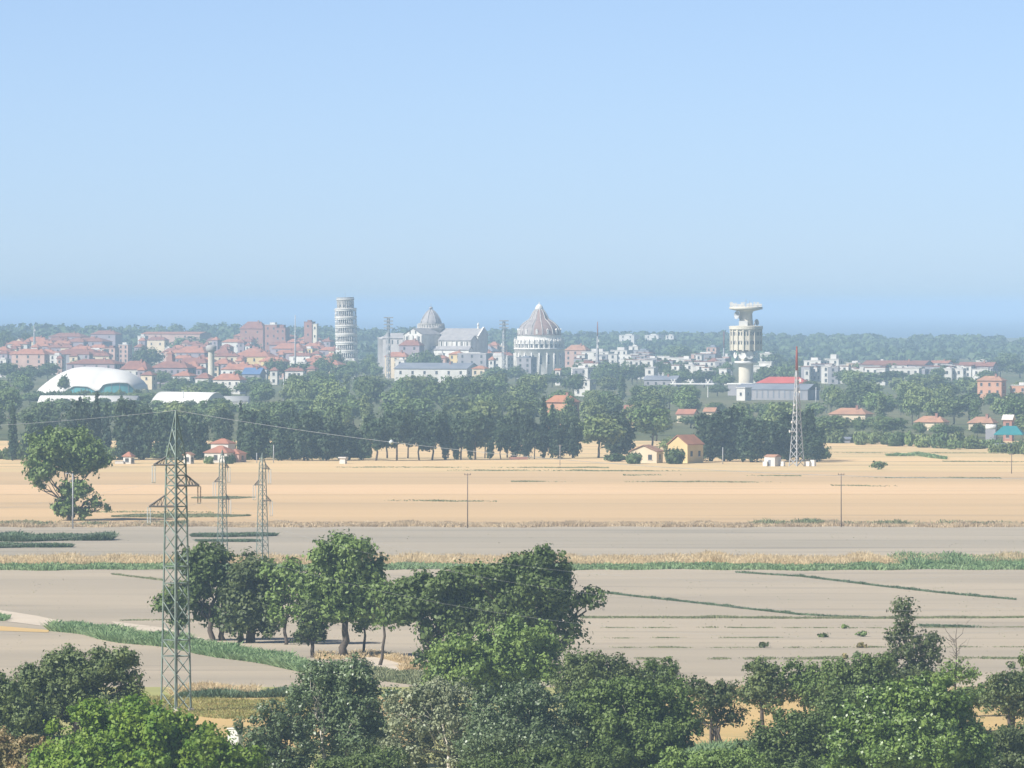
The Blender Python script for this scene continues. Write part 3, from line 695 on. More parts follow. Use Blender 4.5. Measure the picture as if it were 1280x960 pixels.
for d in (2790, 2900, 3010, 3130, 3260, 3400, 3560, 3740, 3930, 4130):
    pitch = 58 * 2900 / d if d < 3800 else 52
    px = -60 + gb.uniform(0, pitch)
    while px < 1345:
        dj = d + gb.uniform(-50, 50); h = gb.uniform(9.5, 15.5); wv = gb.uniform(11, 18)
        if px > 1040 and d < 3000: h *= .62
        lim = interp(px, prof_x, prof_y)
        h = min(h, (H - (lim - YH) * dj / F) * gb.uniform(.9, 1.04))
        if 330 < px < 720 and dj > 3300: h = max(h, min(16.5, (H - (lim + 4 - YH) * dj / F)))
        hw = wv * F / dj * .46
        h2 = limit_top(px, hw, dj, h)
        if h2 > 4.0:
            kind = 'poplar' if gb.random() < .12 and h2 > 9 else 'broadleaf'
            lm = 'f_beltpale' if gb.random() < (.42 if px > 400 else .25) else 'f_belt'
            if kind == 'poplar': wv = 5.5
            if h2 < h * .75: wv *= .8
            lab = f"{'pale' if lm == 'f_beltpale' else 'dark'} {'slim' if kind == 'poplar' else 'round'} tree in the {wood_where(px, dj)}"
            put_tree(kind, 'poplar_tree' if kind == 'poplar' else 'broadleaf_tree', X(px, dj), dj, h2, wv, lm, lab, lab.replace(' tree', ' trees'), gb)
            n_belt += 1
        px += pitch * gb.uniform(.7, 1.3)

# front row behind the golden field: (kind, x, y of top, width px, base y, label)
gf = np.random.default_rng(5)
ROW = [
    ('bush', 262, 568, 16, 579, 'small bush covering the near corner of the red roofed villa'),
    ('bush', 287, 566, 14, 579, 'small bush before the side wing of the red roofed villa'),
    ('full_pine', 278, 508, 30, 566, 'dark evergreen rising straight behind the red roofed villa'),
    ('cypress', 571, 516, 12, 577, 'slim cypress third among the bare trunks'),
    ('cypress', 588, 520, 11, 577, 'slim cypress fourth among the bare trunks'),
    ('pine', 484, 522, 34, 575, 'stone pine standing a step behind the first two'),
    ('pine', 510, 520, 36, 575, 'stone pine standing a step behind the leafy trunked one'),
    ('pine', 560, 520, 34, 575, 'stone pine a step behind the cypress among the bare trunks'),
    ('pine', 606, 522, 30, 575, 'stone pine a step behind the thin cypress at the row end'),
    ('pine', 634, 518, 30, 574, 'stone pine between the two cypresses left of the orange villa'),
    ('cypress', 301, 500, 12, 577, 'slim cypress between villa and third pylon'),
    ('cypress', 366, 506, 12, 578, 'slim cypress between the two broad evergreens right of the third pylon'),
    ('cypress', 424, 508, 13, 577, 'cypress at the start of the wall of evergreens by the white hut'),
    ('cypress', 690, 504, 12, 575, 'second cypress leaning on the orange villa'),
    ('cypress', 928, 508, 14, 580, 'pointed cypress in the clump beside the yellow farmhouse'),
    ('cypress', 16, 500, 15, 578, 'solitary tall cypress with bare foot left of the lone tree'),
    ('full_pine', 46, 515, 38, 577, 'dark evergreen between the solitary cypress and the lone tree'),
    ('full_pine', 96, 495, 44, 577, 'dark evergreen rising right behind the crown of the lone tree'),
    ('cypress', 121, 489, 17, 577, 'cypress standing against the long white shed'),
    ('cypress', 133, 503, 15, 577, 'shorter cypress paired with the one against the white shed'),
    ('full_pine', 160, 494, 42, 577, 'broad dark evergreen before the dark end of the white shed'),
    ('full_pine', 178, 505, 34, 577, 'dark evergreen left of the near pylon top'),
    ('full_pine', 206, 510, 38, 577, 'grey green evergreen right behind the near pylon top'),
    ('full_pine', 228, 516, 32, 577, 'dark evergreen between the near pylon and the red roofed villa'),
    ('full_pine', 246, 512, 30, 577, 'evergreen directly above the red roofed villa'),
    ('full_pine', 311, 514, 30, 577, 'dark evergreen right of the red roofed villa'),
    ('full_pine', 322, 508, 46, 577, 'large dark evergreen behind the third pylon'),
    ('full_pine', 352, 520, 34, 578, 'dark evergreen with a pale post at its foot'),
    ('full_pine', 380, 512, 46, 578, 'dark evergreen with widest crown right of the third pylon'),
    ('full_pine', 408, 520, 40, 578, 'very dark evergreen below the leaning tower'),
    ('full_pine', 436, 528, 34, 577, 'short evergreen beside the small white gate posts'),
    ('full_pine', 452, 540, 26, 577, 'low dark evergreen at the start of the row of bare trunks'),
    ('pine', 470, 514, 42, 578, 'first stone pine of the row of bare trunks'),
    ('pine', 496, 512, 40, 578, 'stone pine with the leafy lower trunk among the bare trunks'),
    ('pine', 524, 518, 36, 577, 'stone pine third in the row of bare trunks'),
    ('pine', 540, 512, 40, 577, 'stone pine with the darkest crown in the row of bare trunks'),
    ('cypress', 556, 508, 13, 577, 'cypress among the bare trunks beside the darkest stone pine'),
    ('pine', 576, 516, 36, 577, 'stone pine just right of the cypress among the bare trunks'),
    ('pine', 594, 512, 40, 577, 'stone pine in front of the field poles, crown touching a thin cypress'),
    ('cypress', 612, 511, 13, 576, 'thin dark cypress at the end of the row of bare trunks'),
    ('pine', 626, 530, 24, 576, 'small light crowned pine on a thin stem after the thin cypress'),
    ('cypress', 644, 508, 16, 576, 'cypress with red hoarding at its foot'),
    ('full_pine', 657, 516, 24, 576, 'narrow evergreen right of the cypress with the red hoarding'),
    ('pine', 668, 528, 22, 576, 'small pine with thin stem beside the orange villa cypress'),
    ('cypress', 680, 494, 17, 575, 'tallest cypress hiding the edge of the orange villa'),
    ('full_pine', 698, 528, 28, 575, 'low dark evergreen below the orange villa'),
    ('full_pine', 716, 520, 26, 575, 'dark evergreen under the roof end of the orange villa'),
    ('broadleaf', 748, 517, 66, 574, 'light green round tree, the brightest of the row beside the orange villa'),
    ('full_pine', 775, 512, 44, 572, 'dark evergreen behind the light green round tree'),
    ('bush', 770, 566, 40, 576, 'low clipped hedge bush below the light green round tree'),
    ('broadleaf', 815, 506, 60, 560, 'broad tree behind the cream farm shed'),
    ('bush', 792, 563, 26, 579, 'dark bush before the cream farm shed'),
    ('broadleaf', 836, 545, 32, 576, 'pale leafy tree between cream shed and yellow farmhouse'),
    ('bush', 843, 557, 32, 579, 'dark bush in front of the yellow farmhouse wall'),
    ('full_pine', 888, 512, 48, 579, 'dark evergreen right beside the yellow farmhouse'),
    ('full_pine', 912, 506, 44, 579, 'dark evergreen, tallest of the clump beside the yellow farmhouse'),
    ('full_pine', 940, 520, 42, 580, 'dark evergreen behind the grey equipment hut'),
    ('full_pine', 966, 522, 40, 579, 'dark evergreen left of the red topped mast'),
    ('full_pine', 985, 512, 36, 578, 'dark evergreen right behind the red topped mast'),
    ('full_pine', 1004, 508, 36, 578, 'dark evergreen right of the red topped mast'),
    ('full_pine', 1020, 530, 26, 579, 'last dark evergreen where the wood steps back from the golden field'),
    ('full_pine', 1016, 545, 32, 580, 'low dark evergreen beside the mast cabinets'),
]
for kind, px, yt, wp, by, lab in ROW:
    d = gd(by) + (-12 if kind == 'bush' or 'between cream shed' in lab else 25)
    lm = {'cypress': 'f_cypress', 'pine': 'f_pine', 'full_pine': 'f_pine'}.get(kind, 'f_belt')
    if lab.startswith('light green') or lab.startswith('pale leafy'): lm = 'f_beltpale'
    nm = {'cypress': 'cypress', 'pine': 'stone_pine', 'full_pine': 'evergreen_tree', 'broadleaf': 'broadleaf_tree', 'bush': 'hedge_bush'}[kind]
    put_tree(kind, nm, X(px, d), d, Z(yt, d), wp * d / F * 1.08, lm, lab, None, gf, 'bush' if kind == 'bush' else 'tree')
# underplanting that closes the dark foot of the row left of the bare trunks
for px in list(range(-20, 460, 17)) + list(range(872, 1032, 17)):
    d = gd(576.5) + gf.uniform(15, 60)
    if any(d < s[4] and px + 12 > s[0] and px - 12 < s[1] and s[3] > 560 for s in SEEN): continue
    hgt = gf.uniform(3.5, 7)
    wh = 'left of the row of bare trunks' if px < 460 else 'between the yellow farmhouse and the mast'
    put_tree('bush', 'undergrowth_bush', X(px, d), d, hgt, gf.uniform(6, 8), 'f_belt', f'dark low bush filling the foot of the evergreens {wh}', f'low bushes at the foot of the evergreens {wh}', gf, 'bush')
for i in range(44):       # lighter bushes on the far edge of the golden field
    px = 1030 + i * 6.3 + gf.uniform(-3, 3); by = interp(px, [1030, 1150, 1290], [554, 560, 569])
    d = gd(by) + gf.uniform(0, 90); hgt = gf.uniform(2.5, 6.0)
    hgt = limit_top(px, 10, d, hgt)
    if hgt < 1.5: continue
    lm = 'f_beltpale' if gf.random() < .55 else 'f_belt'
    put_tree('bush', 'field_bush', X(px, d), d, hgt, gf.uniform(6, 9), lm, f"{'light' if lm == 'f_beltpale' else 'dark'} green bush on the far edge of the golden field beyond the mast", f"{'light' if lm == 'f_beltpale' else 'dark'} bushes on the far field edge", gf, 'bush')
strip('crop_patch', 'blue green crop patch beyond the lone bush in the golden field', [(1108, 570), (1145, 569), (1182, 574)], [2, 30, 6], 1.0, .8, 2500, 'g_green', 71, cat='crop')

# trees among the houses and beyond
TOWN = [(8, 411, 26, 6300), (32, 413, 18, 6500), (185, 431, 46, 5600), (235, 420, 60, 6900), (310, 420, 40, 6600), (345, 446, 40, 4900), (375, 452, 36, 4800), (405, 444, 34, 4950),
        (421, 437, 26, 5150), (440, 449, 24, 5150), (455, 448, 28, 5000), (462, 441, 20, 5300), (470, 452, 20, 4900), (400, 462, 50, 4500), (430, 455, 46, 4600), (530, 437, 34, 5050), (545, 442, 20, 5000), (515, 440, 18, 5080),
        (620, 458, 40, 4700), (645, 455, 30, 4800), (668, 466, 40, 4600), (690, 466, 34, 4600), (705, 458, 34, 5000), (722, 466, 22, 4800), (760, 452, 34, 4800), (780, 456, 34, 4700), (740, 470, 24, 4400),
        (850, 430, 34, 6200), (835, 440, 30, 5700), (822, 447, 24, 5500), (862, 438, 24, 5600), (880, 462, 40, 4600), (905, 465, 34, 4500), (850, 463, 40, 4600), (965, 440, 36, 5600), (990, 447, 40, 5300), (1000, 455, 40, 5000),
        (960, 452, 30, 5000), (1060, 462, 40, 4700), (1090, 464, 46, 4600), (1120, 462, 46, 4600), (1150, 466, 40, 4500), (1175, 470, 40, 4400), (1205, 470, 36, 4400), (1250, 448, 40, 5300), (1275, 452, 46, 5200), (1235, 462, 30, 4700), (1260, 440, 40, 5700),
        (80, 466, 19, 4180), (1040, 519, 26, 2870), (1075, 520, 30, 2870), (1150, 527, 20, 2820), (1175, 527, 24, 2820), (1222, 527, 20, 2820), (1240, 530, 20, 2800), (690, 507, 22, 2800), (712, 505, 26, 2800), (962, 456, 34, 4560), (948, 461, 22, 4560), (985, 455, 34, 4500), (10, 452, 40, 4900), (40, 456, 40, 4800), (25, 462, 44, 4500), (60, 452, 36, 5000), (105, 448, 36, 5200), (200, 462, 40, 4600), (225, 470, 36, 4400), (255, 474, 36, 4300), (285, 476, 34, 4300), (320, 470, 40, 4400), (150, 452, 30, 5100), (300, 462, 24, 4700), (75, 440, 22, 5700)]
gt = np.random.default_rng(19)
for i, (px, yt, wp, d) in enumerate(TOWN):
    wh = ('by the domed sports hall' if px < 190 else 'among red roofs near the chimney' if px < 345 else 'at the foot of the leaning tower' if px < 475 else 'before the cathedral' if px < 560 else
          'before the baptistery' if px < 712 else 'among the white houses by the baptistery' if px < 840 else 'round the relay tower' if px < 1010 else 'before the long mauve roof')
    big = 'large' if wp > 34 else 'small'
    far = ' in the far rows' if d > 5200 else ' in the near rows'
    lab = f'{big} hazy blue green tree {wh}{far}'
    put_tree('broadleaf', 'town_tree', X(px, d), d, max(5, Z(yt, d)), wp * d / F, 'f_belt', lab, lab, gt)
for i in range(26):
    px = 44 + i * 5.6 + gt.uniform(-2, 2); d = 4040 + gt.uniform(-120, 90)
    put_tree('bush', 'yard_bush', X(px, d), d, max(1.5, Z(gt.uniform(485, 491.5), d)), gt.uniform(5, 8), 'f_belt', 'low dark bush between the domed sports hall and the long white shed', 'low bushes between domed hall and long shed', gt, 'bush')
for i in range(34):
    px = gt.uniform(715, 915) if i < 24 else gt.uniform(1005, 1230); yt = gt.uniform(446, 461); d = interp(yt, [446, 462], [5250, 4600])
    wh = 'between the white houses left of the relay tower' if px < 930 else 'between the white houses right of the mast'
    put_tree('broadleaf', 'town_tree', X(px, d), d, max(5, Z(yt, d)), gt.uniform(7, 15), 'f_belt', f'round dark tree standing {wh}', f'trees {wh}', gt)
# far pine wood that closes the plain: nobody could count it
gw = np.random.default_rng(23)
wl = []
for d0, drop, n in ((8800, 0, 260), (8350, 5, 240), (7850, 10, 230), (7350, 16, 200), (6900, 22, 170)):
    for i in range(n):
        px = gw.uniform(-150, 1430); d = d0 + gw.uniform(-180, 180)
        yc = interp(px, [-150, 0, 60, 140, 200, 240, 290, 330, 400, 470, 520, 640, 720, 800, 900, 1000, 1100, 1200, 1280, 1430],
                    [406, 404.5, 404, 406, 406, 404.5, 405, 408, 408, 410, 409.5, 412, 414, 414.5, 415, 417.5, 418, 418.5, 421, 421])
        if d0 < 8000 and 100 < px < 620 and gw.random() < .6: continue
        top = H - (yc + drop + gw.normal() * .8 - YH) * d / F
        top = max(top, 7); wv = gw.uniform(7, 13)
        wl.append((X(px, d), d, top * .60, wv, wv, top * .42)); 
        wl.append((X(px, d) + gw.uniform(-6, 6), d - 30, top * .25, wv, wv, top * .28))
wv_ = []
for l in wl:
    n = int(42 + 24 * gw.random()); dirs = unit(n, gw); dirs[:, 2] = np.abs(dirs[:, 2]) * np.where(gw.random(n) < .3, -1, 1)
    p = np.array(l[:3]) + dirs * np.array(l[3:]) * (1 - .3 * gw.random((n, 1)))
    wv_.append(leaf_quads(p, norm(dirs + gw.normal(size=(n, 3)) * .35), 4.2, gw, 1.3))
o = link_mesh('far_wood', quads_mesh('far_wood', np.concatenate(wv_), M['f_wood'])); tag(o, 'blue hazy pine wood closing the plain behind the town', 'wood', kind='stuff')

# ------------------------------------------------------------------ pylons, poles, masts, cables
def lattice(mb, levels, r, rot=math.pi / 4, cross=True, sub=1, horiz=()):
    """braces of a square lattice between (z, half diagonal) levels; corners at rot-45deg steps"""
    def cor(z, h): return [Vector((h * math.cos(rot * 0 + k * math.pi / 2), h * math.sin(k * math.pi / 2), z)) for k in range(4)]
    for i in range(len(levels) - 1):
        a = cor(*levels[i]); b = cor(*levels[i + 1])
        for k in range(4):
            k2 = (k + 1) % 4
            mb.bar(a[k], b[k2], r); mb.bar(a[k2], b[k], r)
        if i in horiz:
            for k in range(4): mb.bar(a[k], a[(k + 1) % 4], r * 1.1)
    return cor

def string_insulator(mb, x, y, z0, length, n=12, r=.11):
    prof = []
    for i in range(n):
        z = z0 - length * i / n; s = length / n
        prof += [(.03, z), (r, z - s * .35), (r * .9, z - s * .55), (.03, z - s * .7)]
    mb.lathe(prof, 7, 0, (x, y), False)

def pylon(name, label, px, d, legs, levels, peak_z, arms, r_leg, r_br, group=None, ins_len=1.9, ins_gap=.32, m='steel', ringbrace=(), dark=()):
    o = empty(name, (X(px, d), d, 0)); tag(o, label, 'pylon', group)
    for k in range(4):
        mb = MB(); c, s_ = math.cos(k * math.pi / 2), math.sin(k * math.pi / 2)
        pts = [(h * c, h * s_, z) for z, h in legs]
        mb.tube(pts, r_leg, 4, 0, True, False)
        mb.build('leg', M[m], o)
        mf = MB(); mf.box(legs[0][1] * c - .35, legs[0][1] * c + .35, legs[0][1] * s_ - .35, legs[0][1] * s_ + .35, -.2, .45); mf.build('footing', M['concrete'], o)
    mb = MB(); lattice(mb, levels, r_br, horiz=ringbrace); mb.build('bracing', M[m], o)
    top = legs[-1]
    mb = MB()
    for k in range(4):
        mb.bar((top[1] * math.cos(k * math.pi / 2), top[1] * math.sin(k * math.pi / 2), top[0]), (0, 0, peak_z), r_leg * .85)
        k2 = k + 1
    for f in (.33, .62):
        hh = top[1] * (1 - f); zz = top[0] + (peak_z - top[0]) * f
        hb = top[1] * (1 - f + .3); zb = top[0] + (peak_z - top[0]) * (f - .3)
        for k in range(4):
            a = Vector((hh * math.cos(k * math.pi / 2), hh * math.sin(k * math.pi / 2), zz)); b = Vector((hb * math.cos((k + 1) * math.pi / 2), hb * math.sin((k + 1) * math.pi / 2), zb))
            mb.bar(a, b, r_br)
    mb.build('peak', M[m], o)
    tips = []
    for i, (tx, tz, rz_) in enumerate(arms):
        s_ = 1 if tx > 0 else -1
        h = float(np.interp(tz, [l[0] for l in legs], [l[1] for l in legs]))
        mb = MB(); tip = Vector((tx, 0, tz)); c1 = Vector((s_ * h, 0, tz)); f1 = Vector((0, -h, tz)); b1 = Vector((0, h, tz)); t1 = Vector((s_ * h, 0, rz_))
        for q in (c1, f1, b1, t1): mb.bar(tip, q, r_br * 1.7)
        for f in (.25, .5, .75):
            mb.bar(tip.lerp(c1, f), tip.lerp(t1, f), r_br * .7); mb.bar(tip.lerp(c1, f), tip.lerp(t1, min(1, f + .25)), r_br * .7)
            mb.bar(tip.lerp(f1, f), tip.lerp(b1, f), r_br * .7)
        mb.build('crossarm', M['steel_brown'], o)
        for q in (-ins_gap / 2, ins_gap / 2):
            mi = MB(); string_insulator(mi, tx + q, 0, tz - .15, ins_len); mi.build('insulator', M['insul_dark' if i in dark else 'insul'], o)
        mb = MB(); mb.bar((tx - ins_gap * .7, 0, tz - .1), (tx + ins_gap * .7, 0, tz - .1), .03); mb.bar((tx - ins_gap * .7, 0, tz - .2 - ins_len), (tx + ins_gap * .7, 0, tz - .2 - ins_len), .035)
        mb.build('yoke', M[m], o)
        tips.append((X(px, d) + tx, d, tz - .25 - ins_len))
    return tips

D1 = 913.0; K1 = D1 / F
z1 = lambda y: Z(y, D1)
bodyz = [z1(y) for y in (889, 823, 806, 790, 762, 728, 703, 678, 655, 633, 620, 607, 594, 581, 572)]
def h1(z): return float(np.interp(z, [0, z1(790), z1(640), z1(572)], [18.6 * K1, 16.6 * K1, 13.6 * K1, 12 * K1]))
lv = [(z1(y), h1(z1(y))) for y in (889, 866, 843, 820, 800, 776, 752, 729, 708, 688, 668, 650, 633, 620, 607, 594, 581, 572)]
tips1 = pylon('lattice_pylon', 'tall pale green lattice pylon nearest the camera with three arms and hanging insulators', 220, D1,
              [(0, 18.6 * K1), (z1(790), 16.6 * K1), (z1(640), 13.6 * K1), (z1(572), 12 * K1)], lv, z1(513),
              [(-2.65, z1(581), z1(571)), (2.75, z1(607), z1(594)), (-3.2, z1(633), z1(619))], .115, .06, ringbrace=(3, 4, 7, 8, 12, 14, 15, 16, 17), dark=(1,))
D2 = 1430.0; K2 = D2 / F
def small_pylon(px, label, ytop, tips_px, wb, wt):
    z2 = lambda y: Z(y, D2)
    n = 15; zt = z2(ytop); zz = [zt * i / n for i in range(n + 1)]
    hh = lambda z: (wb + (wt - wb) * z / zt) * K2
    return pylon('lattice_pylon', label, px, D2, [(0, wb * K2), (zt, wt * K2)], [(z, hh(z)) for z in zz], z2(ytop - 13),
                 [((tx) * K2, z2(ty), z2(ty - 6)) for tx, ty in tips_px], .08, .042, group=None, ins_len=2.6, ins_gap=.45, ringbrace=(3, 6, 9, 11, 13), m='steel')
small_pylon(278, 'slim grey lattice pylon farther off in front of the red roofed villa', 575, [(8, 584), (-10, 602), (9, 624)], 7.0, 3.6)
small_pylon(328, 'slim grey lattice pylon farther off, second and right of the one before the villa', 579, [(9, 586), (-10, 606), (11, 626)], 8.0, 3.8)

def cable(name, label, a, b, sag, r):
    pts = []
    for i in range(49):
        t = i / 48; pts.append((a[0] + (b[0] - a[0]) * t, a[1] + (b[1] - a[1]) * t, a[2] + (b[2] - a[2]) * t - 4 * sag * t * (1 - t)))
    mb = MB(); mb.tube(pts, r, 5); o = mb.build(name, M['wire']); tag(o, label, 'cable'); return o
pk = (X(220, D1), D1, z1(513))
cable('earth_wire', 'pale earth wire sagging from the near pylon peak toward the stone pines', pk, (77, 700, 33), 3.3, .022)
cable('earth_wire', 'pale earth wire from the near pylon peak past the white shed to the edge', pk, (-175, 1190, 33.5), 3.6, .018)
far_l = [(-178, 1190, 24), (-172, 1190, 22), (-178, 1190, 20)]
for t, fl, e, nm in zip(tips1, far_l, ((74, 700, 28), (79.5, 700, 24.8), (73, 700, 22)), ('top', 'middle', 'lowest')):
    cable('power_cable', f'thin conductor from the {nm} arm of the near pylon sagging toward the oak mass', t, e, 8, .007)
    cable('power_cable', f'thin conductor from the {nm} arm of the near pylon running toward the white sheds', t, fl, 7, .007)
mb = MB(); mb.lathe([(.02, -.3), (.28, -.1), (.28, .1), (.02, .3)], 10)
t_ = .225; bx_ = -39.8 + 116.9 * t_
o = mb.build('marker_ball', M['insul'], None, (pk[0] + (77 - pk[0]) * t_, 913 - 213 * t_, pk[2] + (33 - pk[2]) * t_ - 4 * 3.3 * t_ * (1 - t_)))
tag(o, 'pale marker on the earth wire in front of the stone pines', 'marker')

def pole(name, label, px, yt, yb, r0, r1, m='pole', arm=None, cat='pole', d=None, lamp=False, ins=False):
    d = d or gd(yb); h = Z(yt, d)
    o = empty(name, (X(px, d), d, 0)); tag(o, label, cat)
    mb = MB(); mb.tube([(0, 0, -.3), (0, 0, h * .5), (0, 0, h)], [r0, (r0 + r1) / 2, r1], 8); mb.build('shaft', M[m], o)
    if lamp:
        mb = MB(); mb.bar((0, 0, h - .15), (-1.3, 0, h + .05), .06); mb.box(-1.75, -1.0, -.12, .12, h - .02, h + .14); mb.build('lamp_arm', M[m], o)
        mb = MB(); mb.bar((-.9, 0, h - 1.6), (.1, 0, h - 1.6), .06); mb.build('crossarm', M[m], o)
    if ins:
        mb = MB(); mb.bar((-.7, 0, h - .25), (.7, 0, h - .25), .06); mb.build('crossarm', M['wood'], o)
        for q in (-.6, 0, .6):
            mi = MB(); mi.lathe([(.02, h - .2), (.08, h - .15), (.06, h + .05), (.01, h + .1)], 7, 0, (q, 0)); mi.build('insulator', M['insul_dark'], o)
    return o
pole('utility_pole', 'thin brown utility pole in the golden field before the stone pines', 584.5, 592, 660, .12, .09, 'wood', ins=True)
pole('utility_pole', 'thin brown utility pole at the field verge below the red topped mast', 1051.5, 592, 659, .12, .09, 'wood', ins=True)
pole('utility_pole', 'thin utility pole in the golden field near the teal tent', 1264.5, 567, 592, .13, .09, 'wood', ins=True)
pole('utility_pole', 'short post in the golden field under the tallest cypress', 700, 556, 582, .12, .09, 'pole', ins=True)
pole('lamp_pole', 'pale lamp pole with short arm in front of the lone tree', 91, 592, 661, .17, .10, 'steel_pale', lamp=True)
for px, yt, yb, lab in ((152, 556, 575, 'pale post at the foot of the dark evergreens behind the lone tree'), (342, 556, 578.5, 'pale post before the dark evergreen right of the third pylon'),
                        (321, 566, 578.5, 'shortest pale post before the dark evergreens by the third pylon'), (903.5, 559, 580, 'pale post in front of the evergreens between farmhouse and hut')):
    pole('field_post', lab, px, yt, yb, .16, .12, 'steel_pale', cat='post')
pole('light_mast', 'pale light mast just right of the red topped lattice mast', 1020, 484, 517, .3, .2, 'steel_pale', d=3500, cat='mast')
pole('light_mast', 'shorter pale light mast two steps right of the red topped mast', 1033, 495, 517, .3, .2, 'steel_pale', d=3500, cat='mast')
pole('light_mast', 'white mast standing in the wood below the yellow block', 354.5, 471, 492, .3, .2, 'steel_pale', d=3650, cat='mast')
pole('light_mast', 'pale mast at the end of the arched white shed', 229, 488, 512, .3, .2, 'steel_pale', d=3560, cat='mast')
pole('light_mast', 'thin whip mast rising over the roofs left of the yellow block', 369, 394, 452, .75, .25, 'steel_pale', d=5000, cat='mast')

def light_tower(label, px, yt, yb, rows, d):
    o = empty('floodlight_tower', (X(px, d), d, 0)); tag(o, label, 'floodlight')
    k = d / F; h = Z(yt, d); zb = 0
    mb = MB(); lattice(mb, [(h * i / 9, 1.5 - .7 * i / 9) for i in range(10)], .18)
    for q in range(4): mb.bar((1.5 * math.cos(q * math.pi / 2), 1.5 * math.sin(q * math.pi / 2), 0), (.8 * math.cos(q * math.pi / 2), .8 * math.sin(q * math.pi / 2), h), .22)
    mb.build('mast', M['steel_pale'], o)
    for i in range(rows):
        z = h - i * 2.3
        mb = MB(); mb.box(-3.2, 3.2, -.9, -.5, z - .25, z + .25)
        for q in range(7): mb.box(-3.0 + q * .9, -2.4 + q * .9, -1.3, -.9, z - .45, z + .45)
        mb.build('lamp_row', M['steel_pale'], o)
light_tower('stadium floodlight tower with four lamp rows between leaning tower and cathedral', 485.5, 397, 447, 4, 5150)
light_tower('stadium floodlight tower between cathedral and baptistery', 630, 401, 452, 3, 5150)

def antenna(label, px, yt, d, red=0.0, dishes=(), wb=1.6, mm='steel_pale', name='antenna_mast'):
    o = empty(name, (X(px, d), d, 0)); tag(o, label, 'mast'); h = Z(yt, d)
    n = 12; hs = h * (1 - red)
    lev = [(hs * i / n, wb + (.35 - wb) * (i / n) ** .8) for i in range(n + 1)]
    mb = MB(); lattice(mb, lev, .10 if d < 3000 else .2); mb.build('bracing', M[mm], o)
    for k in range(4):
        mb = MB(); mb.tube([(hw * math.cos(k * math.pi / 2), hw * math.sin(k * math.pi / 2), z) for z, hw in lev], .14 if d < 3000 else .25, 4, 0, True, False); mb.build('leg', M[mm], o)
    if red:
        mb = MB(); mb.tube([(0, 0, hs), (0, 0, hs + (h - hs) * .5), (0, 0, h)], [.42, .36, .22], 8); mb.build('top_pole', M['steel_rust'], o)
    for (x, z, s) in dishes:
        mb = MB(); mb.box(x - s * .5, x + s * .5, -1.0 - s * .3, -.4, z - s, z + s); mb.bar((x, -.7, z), (0, 0, z), .09); mb.build('antenna_panel', M['dish'], o)
    return o
DM = gd(583)
antenna('white lattice mast with red top pole in front of dark evergreens at the field edge', 996, 433, DM, .20,
        [(-1.6, 13.4, .35), (-2.2, 10.6, .4), (-.9, 16.2, .3), (.8, 22.5, .3), (1.0, 26.0, .5), (-.8, 18.5, .3)], wb=2.35)
antenna('slim lattice antenna with small drums over the white houses right of the baptistery', 747, 402, 5050, .25, [(0, 22, 1.0), (.6, 26, .8)], wb=1.3)
antenna('small white lattice antenna on the horizon above the far left roofs', 43, 407, 6000, 0, [(.5, 30, .7)], wb=1.4)
antenna('faint lattice antenna on the horizon between relay tower and houses', 905, 414, 5600, .4, [], wb=1.2)

# equipment hut and cabinets at the mast
def P0(px, py): d = gd(py); return X(px, d), d
x, d = P0(966, 583); o = empty('equipment_hut', (x, d + 1, 0), R(-38)); tag(o, 'pale grey equipment hut with tiled roof left of the red topped mast', 'hut')
mb = MB(); mb.box(-2.0, 2.0, -1.6, 1.6, 0, 2.9); mb.build('wall', M['flat'], o)
mb = MB(); mb.add([(-2.2, -1.8, 2.9), (2.2, -1.8, 2.9), (2.2, 1.8, 2.9), (-2.2, 1.8, 2.9), (-2.2, 0, 3.6), (2.2, 0, 3.6)], [(0, 1, 5, 4), (2, 3, 4, 5), (1, 2, 5), (3, 0, 4), (3, 2, 1, 0)]); mb.build('roof', M['tanroof'], o)
mb = MB(); mb.box(-.5, .4, -1.66, -1.6, 0, 2.0); mb.build('door', M['greyroof'], o)
for px, lab, hh in ((957, 'white cabinet left of the equipment hut', 1.4), (978, 'white cabinet between the equipment hut and the mast', 1.5), (1010, 'white cabinet right of the mast legs', 1.5), (1016.5, 'larger white cabinet farthest right of the mast', 1.9)):
    x, d = P0(px, 583); o = empty('equipment_cabinet', (x, d, 0), R(-35)); tag(o, lab, 'cabinet')
    mb = MB(); mb.box(-.7, .7, -.5, .5, .1, hh); mb.build('body', M['dish'], o)
    mb = MB(); mb.box(-.78, .78, -.58, .58, hh, hh + .1); mb.box(-.6, .6, -.4, .4, 0, .1); mb.build('roof', M['flat'], o)

# ------------------------------------------------------------------ houses
WINME = None
def window_mesh():
    mb = MB(); mb.box(-.6, .6, -.06, .06, -.8, .8, 0); mb.box(-.8, .8, -.12, .04, -.95, -.82, 1)
    o = mb.build('window', [M['window'], M['flat']]); me = o.data; bpy.data.objects.remove(o); return me
WINME = window_mesh()
def add_windows(o, w, dp, h, maxn=12, side=True, scale=1.0, floor_h=3.4):
    fl = max(1, int(h / floor_h)); fl = min(fl, 5)
    cols = max(1, int(w / 4.2)); 
    while cols * fl > maxn and cols > 2: cols -= 1
    while cols * fl > maxn and fl > 1: fl -= 1
    dz = h / fl
    for i in range(fl):
        for j in range(cols):
            c = link_mesh('window', WINME, o); c.location = (-w / 2 + w * (j + .5) / cols, -dp / 2 - .03, dz * (i + .52)); c.scale = (scale, 1, scale * min(1, dz / 3))
    if side:
        cs = max(1, min(3, int(dp / 4.5)))
        for i in range(min(fl, 3)):
            for j in range(cs):
                c = link_mesh('window', WINME, o); c.location = (w / 2 + .03, -dp / 2 + dp * (j + .5) / cs, dz * (i + .52)); c.rotation_euler = (0, 0, R(90)); c.scale = (scale, 1, scale * min(1, dz / 3))

